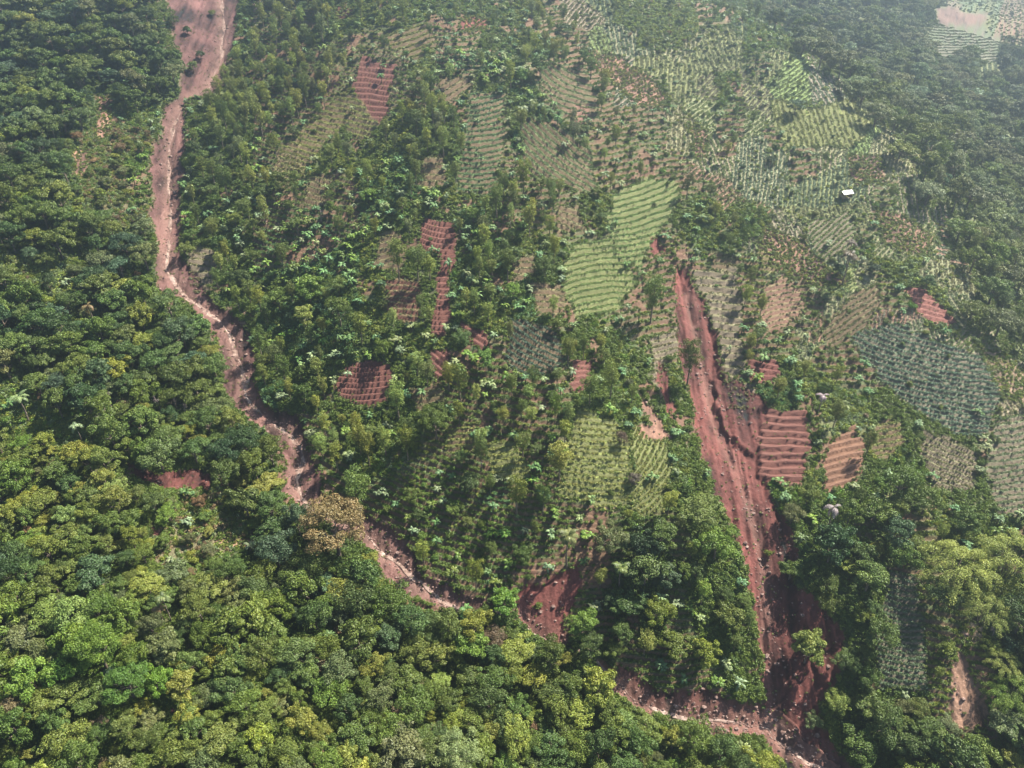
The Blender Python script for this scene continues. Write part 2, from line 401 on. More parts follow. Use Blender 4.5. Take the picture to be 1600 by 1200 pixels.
# hillside plots
m = np.where(is_plot(gpx, gpy, gcv) & inv)[0]
k = patch_of(gpx[m], gpy[m]); ph = patch_phase(gpx[m], gpy[m], k); fr = ph - np.floor(ph)
pc = np.array([p[4] for p in PATCH])[k]; cc = np.array([p[5] for p in PATCH])[k]
w = sstep(.22, .42, fr) * (1 - sstep(.70, .95, fr)) * .7
col[m] = (pc * 1.1 * (1 - w[:, None]) + cc * 1.0 * w[:, None]) * (1 + .18 * n1[m] + .2 * n2[m])[:, None]
dz[m] += .26 * (np.cos((fr - .57) * 2 * np.pi) * .5)
excl = np.full(len(gx), -99.0)
for f in FIELDS:
    d = sdf(wpx, wpy, f[0]); d[~inv] = -99
    m = np.where(d > -3)[0]
    if not len(m): continue
    a = sstep(-2, 2.5, d[m])
    ph = row_phase(gpx[m], gpy[m], f); fr = ph - np.floor(ph)
    base = np.array(f[1])[None, :] * (1 + .22 * n2[m] + .12 * n3[m])[:, None]
    if f[2] is not None:
        w = (sstep(.12, .3, fr) * (1 - sstep(.72, .88, fr)) * (.45 + .55 * f[6]))[:, None]
        base = base * (1 - w) + np.array(f[2]) * .9 * w
    else:
        w = (sstep(.35, .5, fr) * (1 - sstep(.80, .9, fr)) * .35)[:, None]     # tops of the beds are paler
        base = base * (1 - w) + (base * .7 + np.array((.085, .05, .04))) * w
    col[m] = col[m] * (1 - a[:, None]) + base * a[:, None]
    st = fr * (1 - sstep(.86, 1.0, fr)) / .86
    dz[m] = dz[m] * (1 - a) + a * (f[5] * (1.5 + .5 * n1[m]) * (st - .4) + .05 * n3[m] + .03 * n2[m])
    excl = np.maximum(excl, d)
soil = np.zeros(len(gx))
dstream = pl_dist(gx, gy, np.stack(cast_fn(H0, *np.array(STREAM_PX, float).T), -1))
flow = fbm(gx / 1.6, gy / 11, 91, 3); flow2 = fbm(gx / 5, gy / 26, 95, 3)
for f in SOILS:
    d = sdf(wpx, wpy, f[0]); d[~inv] = -99
    m = np.where(d > -5)[0]
    if not len(m): continue
    a = sstep(-2, 3, d[m])
    c = np.array(f[1])[None, :] * (1 + .55 * flow[m] + .9 * flow2[m] + .35 * n3[m] + .6 * n1[m])[:, None]
    col[m] = col[m] * (1 - a[:, None]) + c * a[:, None]
    dz[m] = dz[m] * (1 - a) + a * (.25 * n2[m] + .12 * n3[m] + 1.1 * (.35 if f in SOILS[2:4] else (.6 if f is SOILS[0] else 1)) * flow[m] * min(f[2], 1)) - f[2] * .75 * sstep(-3, 9, d[m]) * (.75 + .45 * flow2[m])
    soil[m] = np.maximum(soil[m], a)
    excl = np.maximum(excl, d)
# water channel, with pale silt beside it
rill = pl_dist(gx, gy, np.stack(cast_fn(H0, *np.array(RILL_PX, float).T), -1))
dz -= .9 * np.exp(-(dstream / 1.7) ** 2) * soil + .7 * np.exp(-(rill / 1.2) ** 2) * soil
silt = soil * np.clip(np.exp(-(dstream / (3.2 + 2 * flow2)) ** 2) * .75 + np.exp(-(rill / 1.8) ** 2) * .55, 0, 1) * (.65 + .5 * n2)
silt = np.clip(silt, 0, 1)[:, None]
col = col * (1 - silt) + np.array((.215, .125, .098)) * silt
gz = gz0 + dz
GZ = gz.reshape(NY, NX)
EX = excl.reshape(NY, NX)

GZ0 = gz0.reshape(NY, NX)
def ground(x, y, GZ=None):
    if GZ is None: GZ = globals()['GZ']
    x = np.atleast_1d(np.asarray(x, float)); y = np.atleast_1d(np.asarray(y, float))
    j = np.clip(np.searchsorted(YR, y) - 1, 0, NY - 2); t = np.clip((y - YR[j]) / (YR[j + 1] - YR[j]), 0, 1)
    hw = HWX[j] * (1 - t) + HWX[j + 1] * t
    u = x / hw
    i = np.clip(np.searchsorted(US, u) - 1, 0, NX - 2); s = np.clip((u - US[i]) / (US[i + 1] - US[i]), 0, 1)
    return (GZ[j, i] * (1 - s) + GZ[j, i + 1] * s) * (1 - t) + (GZ[j + 1, i] * (1 - s) + GZ[j + 1, i + 1] * s) * t

def np_mesh(name, V, F, mats, attrs=None, smooth=False, midx=None):
    """V n x 3; F m x k (all faces k-gons) or list of such arrays"""
    me = bpy.data.meshes.new(name)
    Fs = F if isinstance(F, list) else [F]
    V = np.asarray(V, np.float32)
    me.vertices.add(len(V)); me.vertices.foreach_set('co', V.ravel())
    tot = np.concatenate([np.full(len(f), f.shape[1]) for f in Fs]).astype(np.int32)
    idx = np.concatenate([np.asarray(f).ravel() for f in Fs]).astype(np.int32)
    me.loops.add(len(idx)); me.loops.foreach_set('vertex_index', idx)
    me.polygons.add(len(tot))
    me.polygons.foreach_set('loop_start', np.concatenate([[0], np.cumsum(tot)[:-1]]).astype(np.int32))
    if midx is not None: me.polygons.foreach_set('material_index', np.asarray(midx, np.int32))
    me.polygons.foreach_set('use_smooth', np.full(len(tot), smooth))
    for nm, (typ, dom, arr) in (attrs or {}).items():
        a = me.attributes.new(nm, typ, dom)
        a.data.foreach_set({'FLOAT': 'value', 'FLOAT_COLOR': 'color', 'FLOAT_VECTOR': 'vector', 'INT': 'value'}[typ], np.asarray(arr).ravel())
    me.update(calc_edges=True)
    for mt in mats: me.materials.append(mt)
    return me

def link(name, me, parent=None):
    o = bpy.data.objects.new(name, me); COL.objects.link(o)
    if parent is not None: o.parent = parent
    return o

def tag(o, label=None, cat=None, group=None, kind=None):
    if label: o['label'] = label
    if cat: o['category'] = cat
    if group: o['group'] = group
    if kind: o['kind'] = kind
    return o

# ------------------------------------------------------------------ materials
def new_mat(name):
    m = bpy.data.materials.new(name); m.use_nodes = True
    nt = m.node_tree; b = nt.nodes['Principled BSDF']
    return m, nt, b
def N(nt, t, **kw):
    n = nt.nodes.new(t)
    for k, v in kw.items(): setattr(n, k, v)
    return n

def ground_mat():
    m, nt, b = new_mat('ground_soil')
    a = N(nt, 'ShaderNodeAttribute', attribute_name='gcol')
    tc = N(nt, 'ShaderNodeTexCoord')
    n1 = N(nt, 'ShaderNodeTexNoise'); n1.inputs['Scale'].default_value = 1.3; n1.inputs['Detail'].default_value = 6; n1.inputs['Roughness'].default_value = .65
    nt.links.new(tc.outputs['Object'], n1.inputs['Vector'])
    mr = N(nt, 'ShaderNodeMapRange'); mr.inputs['To Min'].default_value = .62; mr.inputs['To Max'].default_value = 1.4
    nt.links.new(n1.outputs['Fac'], mr.inputs['Value'])
    mul = N(nt, 'ShaderNodeVectorMath', operation='SCALE')
    nt.links.new(a.outputs['Color'], mul.inputs[0]); nt.links.new(mr.outputs[0], mul.inputs['Scale'])
    nt.links.new(mul.outputs[0], b.inputs['Base Color'])
    b.inputs['Roughness'].default_value = .85
    b.inputs['Specular IOR Level'].default_value = .25
    bu = N(nt, 'ShaderNodeBump'); bu.inputs['Strength'].default_value = .9; bu.inputs['Distance'].default_value = .25
    nt.links.new(n1.outputs['Fac'], bu.inputs['Height']); nt.links.new(bu.outputs[0], b.inputs['Normal'])
    return m

def leaf_mat(name, trans=.28, rough=.5, spec=.35):
    """leaf colour = the plant's own tint x leaf-to-leaf variation"""
    m, nt, b = new_mat(name)
    t = N(nt, 'ShaderNodeAttribute', attribute_name='tint', attribute_type='INSTANCER')
    v = N(nt, 'ShaderNodeAttribute', attribute_name='lv')
    hs = N(nt, 'ShaderNodeHueSaturation')
    mh = N(nt, 'ShaderNodeMapRange'); mh.inputs['To Min'].default_value = .515; mh.inputs['To Max'].default_value = .472
    mv = N(nt, 'ShaderNodeMapRange'); mv.inputs['To Min'].default_value = .62; mv.inputs['To Max'].default_value = 1.55
    for q in (mh, mv): nt.links.new(v.outputs['Fac'], q.inputs['Value'])
    nt.links.new(mh.outputs[0], hs.inputs['Hue']); nt.links.new(mv.outputs[0], hs.inputs['Value'])
    nt.links.new(t.outputs['Color'], hs.inputs['Color'])
    nt.links.new(hs.outputs[0], b.inputs['Base Color'])
    b.inputs['Roughness'].default_value = rough
    b.inputs['Specular IOR Level'].default_value = spec
    tr = N(nt, 'ShaderNodeBsdfTranslucent')
    nt.links.new(hs.outputs[0], tr.inputs['Color'])
    mx = N(nt, 'ShaderNodeMixShader'); mx.inputs[0].default_value = trans
    nt.links.new(b.outputs[0], mx.inputs[1]); nt.links.new(tr.outputs[0], mx.inputs[2])
    nt.links.new(mx.outputs[0], nt.nodes['Material Output'].inputs['Surface'])
    return m

def noisy_mat(name, c1, c2, scale=3, rough=.8, spec=.3, bump=.3):
    m, nt, b = new_mat(name)
    tc = N(nt, 'ShaderNodeTexCoord')
    n = N(nt, 'ShaderNodeTexNoise'); n.inputs['Scale'].default_value = scale; n.inputs['Detail'].default_value = 5
    nt.links.new(tc.outputs['Object'], n.inputs['Vector'])
    r = N(nt, 'ShaderNodeValToRGB'); r.color_ramp.elements[0].position = .35; r.color_ramp.elements[1].position = .65
    r.color_ramp.elements[0].color = (*c1, 1); r.color_ramp.elements[1].color = (*c2, 1)
    nt.links.new(n.outputs['Fac'], r.inputs['Fac']); nt.links.new(r.outputs[0], b.inputs['Base Color'])
    b.inputs['Roughness'].default_value = rough; b.inputs['Specular IOR Level'].default_value = spec
    bu = N(nt, 'ShaderNodeBump'); bu.inputs['Strength'].default_value = bump; bu.inputs['Distance'].default_value = .1
    nt.links.new(n.outputs['Fac'], bu.inputs['Height']); nt.links.new(bu.outputs[0], b.inputs['Normal'])
    return m

M_GROUND = ground_mat()
M_LEAF = leaf_mat('leaf_foliage')
M_BAN = leaf_mat('banana_leaf', .22, .5, .3)
M_BARK = noisy_mat('bark', (.10, .075, .055), (.24, .19, .15), 4, .9)
M_STEM = noisy_mat('banana_stem', (.12, .10, .05), (.20, .18, .09), 4, .8)
M_WATER = noisy_mat('muddy_water', (.115, .062, .048), (.36, .25, .20), .9, .5, .3, .5)
M_ROCK = noisy_mat('rock', (.11, .06, .05), (.26, .18, .15), 1.4, .85)
M_TWIG = noisy_mat('bare_wood', (.17, .13, .12), (.34, .28, .27), 3, .85)
M_TIN = noisy_mat('pale_roof_sheet', (.50, .50, .48), (.66, .65, .62), 2, .4)
M_PLANK = noisy_mat('hut_boards', (.22, .16, .11), (.33, .25, .18), 5, .85)
M_THATCH = noisy_mat('hut_floor', (.26, .2, .13), (.36, .29, .2), 5, .9)

# ------------------------------------------------------------------ the ground object
jj, ii = np.meshgrid(np.arange(NY - 1), np.arange(NX - 1), indexing='ij')
a0 = (jj * NX + ii).ravel()
F = np.stack([a0, a0 + 1, a0 + NX + 1, a0 + NX], -1)
c4 = np.concatenate([np.clip(col, .01, .9), np.ones((len(col), 1))], 1).astype(np.float32)
gme = np_mesh('terrain', np.stack([gx, gy, gz], -1), F, [M_GROUND], {'gcol': ('FLOAT_COLOR', 'POINT', c4)}, smooth=True)
terrain = link('terrain', gme)
tag(terrain, 'steep mountain slope with red landslide scars and terraced fields', kind='structure')

# ------------------------------------------------------------------ plant prototypes
def leaf_quads(P, Nrm, size, rng, aspect=.6, lv=None):
    """one kite-shaped leaf (quad) per point, facing Nrm"""
    n = len(P)
    Nrm = Nrm / (np.linalg.norm(Nrm, axis=1, keepdims=True) + 1e-9)
    r = rng.randn(n, 3); t = np.cross(Nrm, r); t /= np.linalg.norm(t, axis=1, keepdims=True) + 1e-9
    b = np.cross(Nrm, t)
    s = (size * rng.uniform(.65, 1.35, n))[:, None]
    V = np.stack([P - t * s * .5, P + b * s * aspect * .5 - t * s * .05, P + t * s * .5, P - b * s * aspect * .5 - t * s * .05 + Nrm * s * .12], 1).reshape(-1, 3)
    Fq = np.arange(4 * n).reshape(n, 4)
    return V, Fq

def clump_cloud(cl, n, size, rng, spread=.55, aspect=.6, up=.25, shell=.78):
    """leaves over a set of ellipsoidal clumps cl: (cx,cy,cz,rx,ry,rz)"""
    cl = np.array(cl, float)
    area = cl[:, 3] * cl[:, 4]
    pick = rng.choice(len(cl), n, p=area / area.sum())
    d = rng.randn(n, 3); d /= np.linalg.norm(d, axis=1, keepdims=True)
    d[:, 2] = np.where(d[:, 2] < -.25, -d[:, 2] * rng.uniform(.2, 1, n), d[:, 2])
    rad = shell + (1.04 - shell) * rng.rand(n) ** .6
    rad *= 1 + .10 * np.sin(d[:, 0] * 7 + pick) * np.cos(d[:, 1] * 6 + pick * 2)
    P = cl[pick, :3] + d * cl[pick, 3:] * rad[:, None]
    Nr = d + rng.randn(n, 3) * spread; Nr[:, 2] += up
    V, Fq = leaf_quads(P, Nr, size, rng, aspect)
    clv = rng.rand(len(cl))
    zrel = (P[:, 2] - P[:, 2].min()) / (np.ptp(P[:, 2]) + 1e-6)
    lv = np.clip(.36 * clv[pick] + .42 * rng.rand(n) + .12, 0, 1)
    return V, Fq, lv

def tube(pts, rads, k=6):
    pts = np.array(pts, float); V = []; Fq = []
    for i, p in enumerate(pts):
        t = pts[min(i + 1, len(pts) - 1)] - pts[max(i - 1, 0)]; t /= np.linalg.norm(t) + 1e-9
        a = np.cross(t, (0, 0, 1) if abs(t[2]) < .9 else (1, 0, 0)); a /= np.linalg.norm(a); b = np.cross(t, a)
        for q in range(k):
            th = 2 * math.pi * q / k
            V.append(p + (a * math.cos(th) + b * math.sin(th)) * rads[i])
    for i in range(len(pts) - 1):
        for q in range(k):
            Fq.append([i * k + q, i * k + (q + 1) % k, (i + 1) * k + (q + 1) % k, (i + 1) * k + q])
    return np.array(V), np.array(Fq)

def merge(parts):
    V, Fq, o = [], [], 0
    for v, f in parts:
        V.append(v); Fq.append(f + o); o += len(v)
    return np.concatenate(V), np.concatenate(Fq)

def trunk_mesh(name, h, r, rng, limbs=5, top=.75, spread=.5):
    lean = rng.uniform(-.06, .06, 2) * h
    pts = [(0, 0, -1.2), (lean[0] * .2, lean[1] * .2, h * .25), (lean[0] * .6, lean[1] * .6, h * .5), (lean[0], lean[1], h * top)]
    ps = [tube(pts, [r * 1.25, r, r * .8, r * .3])]
    for i in range(limbs):
        a = 2 * math.pi * (i + rng.rand() * .6) / limbs; z0 = h * rng.uniform(.35, .6)
        d = h * spread * rng.uniform(.5, .9)
        p0 = np.array([lean[0] * z0 / h, lean[1] * z0 / h, z0]); p1 = p0 + np.array([math.cos(a) * d * .5, math.sin(a) * d * .5, h * .16]); p2 = p0 + np.array([math.cos(a) * d, math.sin(a) * d, h * .25])
        ps.append(tube([p0, p1, p2], [r * .5, r * .35, r * .12], 5))
    V, Fq = merge(ps)
    return V, Fq

def mk_variant(kind, i):
    """returns (crown V,F,lv), (trunk V,F) for a unit-scale plant (crown radius about 1)"""
    rng = np.random.RandomState(100 + i * 17 + sum(map(ord, kind)))
    if kind == 'broadleaf':
        h = 1.85                                     # height in crown radii
        cl = []
        nc = rng.randint(15, 24)
        for k in range(nc):
            a = k * 2.39996 + rng.rand() * .5; q = math.sqrt((k + .5) / nc) * .80
            rr = rng.uniform(.14, .36) * (1.15 - .35 * q)
            z = h * (.60 + .12 * (i % 3 == 0)) + .42 * math.sqrt(max(0, 1 - q * q)) * (.75 if i % 2 else 1.0) + rng.uniform(-.2, .16)
            q *= 1 + .3 * math.sin(a * (2 + i % 2) + i)
            cl.append((q * math.cos(a), q * math.sin(a), z, rr * rng.uniform(.8, 1.3), rr, rr * .72))
        for k in range(9):
            a = rng.rand() * 6.28; q = rng.uniform(.5, .85); rr = rng.uniform(.16, .28)
            cl.append((q * math.cos(a), q * math.sin(a), h * .55 + rng.uniform(-.12, .1), rr, rr, rr * .8))
        cl = np.array(cl); cl[:, 0] *= rng.uniform(.85, 1.15); cl[:, 1] *= rng.uniform(.85, 1.15)
        if i >= 8:                                   # the very large spreading trees: more and smaller leaves, lobed crown
            ex = []
            for k in range(46):
                a = rng.rand() * 6.28; q = rng.rand() ** .6 * .92; rr = rng.uniform(.11, .2)
                ex.append((q * math.cos(a), q * math.sin(a), h * .62 + .5 * math.sqrt(max(0, 1 - q * q)) + rng.uniform(-.18, .12), rr, rr, rr * .8))
            cl = np.concatenate([cl * np.array([1, 1, 1, .8, .8, .8]), ex])
        V, Fq, lv = clump_cloud(cl, 4800 if i < 8 else 12000, (.086 if i not in (3, 5) else .12) if i < 8 else .05, rng, .6)
        T = trunk_mesh('t', h * .75, .055, rng, 6, .8, .55)
    elif kind == 'feathery':
        h = 3.6
        cl = []
        nl = rng.randint(13, 18)
        for k in range(nl):
            f = k / (nl - 1); z = h * (.42 + .52 * f)
            env = math.sin(math.pi * min(1, (.22 + .78 * (1 - f)) * .95)) ** .7
            a = k * 2.4 + rng.rand(); q = env * rng.uniform(.25, .62)
            rr = rng.uniform(.24, .42) * (.55 + .5 * env)
            cl.append((q * math.cos(a), q * math.sin(a), z, rr, rr, rr * rng.uniform(.9, 1.3)))
            a += 2.2 + rng.rand(); q = env * rng.uniform(.4, .7)
            cl.append((q * math.cos(a), q * math.sin(a), z - .12 * h * rng.rand(), rr * .8, rr * .8, rr * .8))
        V, Fq, lv = clump_cloud(cl, 2300, .14, rng, .8, .36, .35, .5)
        T = trunk_mesh('t', h * .9, .06, rng, 5, .95, .16)
    elif kind == 'bush':
        cl = []
        for k in range(rng.randint(4, 8)):
            a = rng.rand() * 6.28; q = rng.uniform(0, .6); rr = rng.uniform(.35, .55)
            cl.append((q * math.cos(a), q * math.sin(a), .45 + .45 * (1 - q) * rng.rand(), rr, rr, rr * .8))
        V, Fq, lv = clump_cloud(cl, 620, .2, rng, .7, .55, .3, .6)
        T = tube([(0, 0, -.3), (0, 0, .5)], [.06, .04], 5)
    elif kind == 'tuft':
        cl = [(rng.uniform(-.35, .35), rng.uniform(-.35, .35), rng.uniform(.1, .35), .5, .5, .4) for _ in range(3)]
        V, Fq, lv = clump_cloud(cl, 70, .42, rng, .9, .45, .4, .3)
        T = None
    elif kind == 'crop':
        cl = [(rng.uniform(-.25, .25), rng.uniform(-.25, .25), rng.uniform(.15, .4), .38, .38, .35) for _ in range(3)]
        V, Fq, lv = clump_cloud(cl, 44, .36, rng, .8, .5, .5, .3)
        T = None
    elif kind in ('banana', 'palm', 'deadpalm'):
        h = {'banana': 1.15, 'palm': 3.4, 'deadpalm': 2.6}[kind]
        nl = {'banana': rng.randint(8, 11), 'palm': 18, 'deadpalm': 11}[kind]
        wid = {'banana': .17, 'palm': .15, 'deadpalm': .12}[kind]
        Vs, Fs, lvs, o = [], [], [], 0
        stems = [(0, 0, 1.0)] if kind != 'banana' or i % 3 == 0 else [(0, 0, .95)] + [(math.cos(q_) * .8, math.sin(q_) * .8, rng.uniform(.45, .85)) for q_ in (rng.rand() * 3, 3.2 + rng.rand() * 2)][:1 + i % 2]
        for sx_, sy_, ss_ in stems:
          for k in range(nl):
            a = 2 * math.pi * k / nl + rng.uniform(-.3, .3)
            L = rng.uniform(.75, 1.2) * ss_; el = rng.uniform(.15, 1.3) if kind != 'deadpalm' else rng.uniform(-.5, .8)
            hx = np.array([math.cos(a), math.sin(a), 0]); sd = np.array([-math.sin(a), math.cos(a), 0])
            p = np.array([sx_, sy_, h * (.4 + .6 * ss_)]); e = el; ns = 7; lv0 = rng.rand(); rows = []
            tw = rng.uniform(-.35, .35)
            for q in range(ns + 1):
                f = q / ns
                wd = wid * (math.sin(math.pi * min(.97, .08 + f * .92)) ** .6) * (1 if f > .08 else .3)
                t = hx * math.cos(e) + np.array([0, 0, math.sin(e)])
                nn = np.cross(sd, t) * -1
                s2 = sd * math.cos(tw) + nn * math.sin(tw)
                jag = rng.uniform(.8, 1.15)
                rows.append([p - s2 * wd * jag - np.array([0, 0, wd * .35]), p, p + s2 * wd * rng.uniform(.8, 1.15) - np.array([0, 0, wd * .35])])
                p = p + t * L / ns; e -= (.20 + .2 * rng.rand())
            V0 = np.array(rows).reshape(-1, 3)
            F0 = []
            for q in range(ns):
                for s in range(2):
                    b0 = q * 3 + s
                    if kind != 'banana' or rng.rand() > .06: F0.append([b0, b0 + 1, b0 + 4, b0 + 3])
            if kind != 'banana':        # leaflets: narrow blades along the rib
                Pn, Nn = [], []
                V0l = []; F0l = []
                for q in range(1, ns * 4):
                    f = q / (ns * 4); b0 = f * ns; i0 = min(int(b0), ns - 1); fr_ = b0 - i0
                    c = rows[i0][1] * (1 - fr_) + rows[i0 + 1][1] * fr_
                    for sgn in (0, 2):
                        e1 = rows[i0][sgn] * (1 - fr_) + rows[i0 + 1][sgn] * fr_
                        dirv = (e1 - c) * rng.uniform(1.2, 1.7) + (rows[min(i0 + 1, ns)][1] - rows[i0][1]) * .5
                        tt = (rows[i0 + 1][1] - rows[i0][1]); tt = tt / np.linalg.norm(tt) * .022
                        n0 = len(V0l); V0l += [c - tt, c + tt, c + dirv + tt * .3, c + dirv - tt * .3]; F0l.append([n0, n0 + 1, n0 + 2, n0 + 3])
                V0, F0 = np.array(V0l), F0l
            F0 = np.array(F0)
            Vs.append(V0); Fs.append(F0 + o); o += len(V0); lvs += [np.clip(lv0 * .7 + .3 * rng.rand(), 0, 1)] * len(F0)
        V, Fq, lv = np.concatenate(Vs), np.concatenate(Fs), np.array(lvs)
        lean = rng.uniform(-.1, .1, 2)
        T = tube([(0, 0, -.4), (lean[0], lean[1], h * .5), (0, 0, h + .05)], [.10, .09, .07] if kind == 'banana' else [.09, .06, .05], 6)
    elif kind == 'bamboo':
        cl = []; Vt = []
        for k in range(21):
            a = k * 2.4 + rng.rand() * .4; q = math.sqrt((k + .5) / 21) * .75
            top = np.array([q * math.cos(a) * 1.25, q * math.sin(a) * 1.25, 1.45 - .8 * q * q + rng.uniform(-.22, .22)])
            for s in range(5):
                f = s / 4; rr = .175 * (1 - .35 * f) * rng.uniform(.8, 1.2)
                d = np.array([math.cos(a), math.sin(a), 0])
                p = top + d * (f * .36) + np.array([0, 0, .16 * f - .42 * f * f - .05])
                cl.append((*p, rr * 1.1, rr * 1.1, rr))
            Vt.append(tube([(q * .25 * math.cos(a), q * .25 * math.sin(a), -.1), (q * .55 * math.cos(a), q * .55 * math.sin(a), .75), top], [.012, .011, .005], 4))
        V, Fq, lv = clump_cloud(cl, 11000, .055, rng, .55, .34, .3, .7)
        T = merge(Vt)
    elif kind == 'bare':
        segs = []
        def grow(p, d, L, r, dep):
            q = p + d * L
            segs.append(tube([p, (p + q) / 2 + rng.randn(3) * L * .05, q], [r, r * .8, r * .6], 5 if dep > 2 else 3))
            if dep == 0: return
            for _ in range(3 if dep > 1 else 4):
                nd = d + rng.randn(3) * .55; nd[2] += .12; nd /= np.linalg.norm(nd)
                grow(q, nd, L * rng.uniform(.6, .85), r * .62, dep - 1)
        grow(np.array([0, 0, .75]), np.array([0, 0, 1.0]), .35, .045, 4)
        V, Fq = merge(segs); lv = np.zeros(len(Fq))
        T = tube([(0, 0, -.3), (.02, 0, .4), (0, 0, .76)], [.075, .06, .05], 6)
    return (V, Fq, lv), T

NVAR = {'broadleaf': 10, 'feathery': 6, 'bush': 5, 'tuft': 4, 'crop': 3, 'banana': 6, 'palm': 2, 'deadpalm': 2, 'bamboo': 3, 'bare': 3}
CROWN, TRUNK, WHOLE = {}, {}, {}
for kd, nv in NVAR.items():
    for i in range(nv):
        (V, Fq, lv), T = mk_variant(kd, i)
        fol = M_BAN if kd in ('banana',) else (M_TWIG if kd == 'bare' else M_LEAF)
        tm = M_STEM if kd == 'banana' else (M_TWIG if kd == 'bare' else M_BARK)
        nm = {'broadleaf': 'broadleaf_crown', 'feathery': 'feathery_crown'}.get(kd, kd + '_crown')
        CROWN[kd, i] = np_mesh(nm, V, Fq, [fol], {'lv': ('FLOAT', 'FACE', lv)}, smooth=(kd == 'bare'))
        if T is not None:
            TRUNK[kd, i] = np_mesh(kd + '_trunk', T[0], T[1], [tm], smooth=True)
            VV, FF = merge([(V, Fq), T])
            LL = np.concatenate([lv, np.full(len(T[1]), .5)]); mi = np.concatenate([np.zeros(len(Fq)), np.ones(len(T[1]))])
        else:
            VV, FF, LL, mi = V, Fq, lv, np.zeros(len(Fq))
        WHOLE[kd, i] = np_mesh(kd + '_whole', VV, FF, [fol, tm], {'lv': ('FLOAT', 'FACE', LL)}, midx=mi)

# ------------------------------------------------------------------ choose where plants stand
class Hash:
    def __init__(s, c=6.0): s.c = c; s.d = {}
    def near(s, x, y, r, k=1.0):
        ci, cj = int(x // s.c), int(y // s.c); R_ = int((r + 9) // s.c) + 1
        for i in range(ci - R_, ci + R_ + 1):
            for j in range(cj - R_, cj + R_ + 1):
                for (a, b, q) in s.d.get((i, j), ()):
                    if (a - x) ** 2 + (b - y) ** 2 < ((r + q) * k) ** 2: return True
        return False
    def add(s, x, y, r): s.d.setdefault((int(x // s.c), int(y // s.c)), []).append((x, y, r))

HEIGHT = {'broadleaf': 1.85, 'feathery': 3.6, 'bush': .9, 'banana': 1.3, 'palm': 3.5, 'deadpalm': 2.6, 'bamboo': 1.5, 'bare': 1.7}
CENTER = {'broadleaf': 1.35, 'feathery': 2.5, 'bush': .6, 'banana': 1.1, 'palm': 3.3, 'deadpalm': 2.4, 'bamboo': 1.1, 'bare': 1.3}
TINTS = {
    'dark': (.072, .118, .026), 'deep': (.036, .070, .020), 'green': (.088, .132, .022), 'bright': (.105, .185, .026), 'olive': (.108, .150, .028),
    'yellow': (.170, .200, .032), 'lime': (.185, .240, .050), 'brown': (.185, .135, .065), 'grey': (.120, .145, .050), 'blue': (.062, .110, .045),
    'purple': (0.101, 0.080, 0.047), 'pale': (.15, .20, .085), 'cream': (.27, .20, .165), 'bluegreen': (.085, .165, .055)}
TNAME = {'dark': 'dark green', 'deep': 'very dark green', 'green': 'mid green', 'bright': 'bright green', 'olive': 'olive green', 'yellow': 'yellow-green', 'lime': 'lime green',
         'brown': 'brown', 'grey': 'grey-green', 'blue': 'bluish green', 'purple': 'purple-grey', 'pale': 'pale green', 'cream': 'pale pinkish', 'bluegreen': 'blue-green'}
plants = []   # dicts: kind,x,y,r,tint,var,px,py (of crown)
H = Hash()
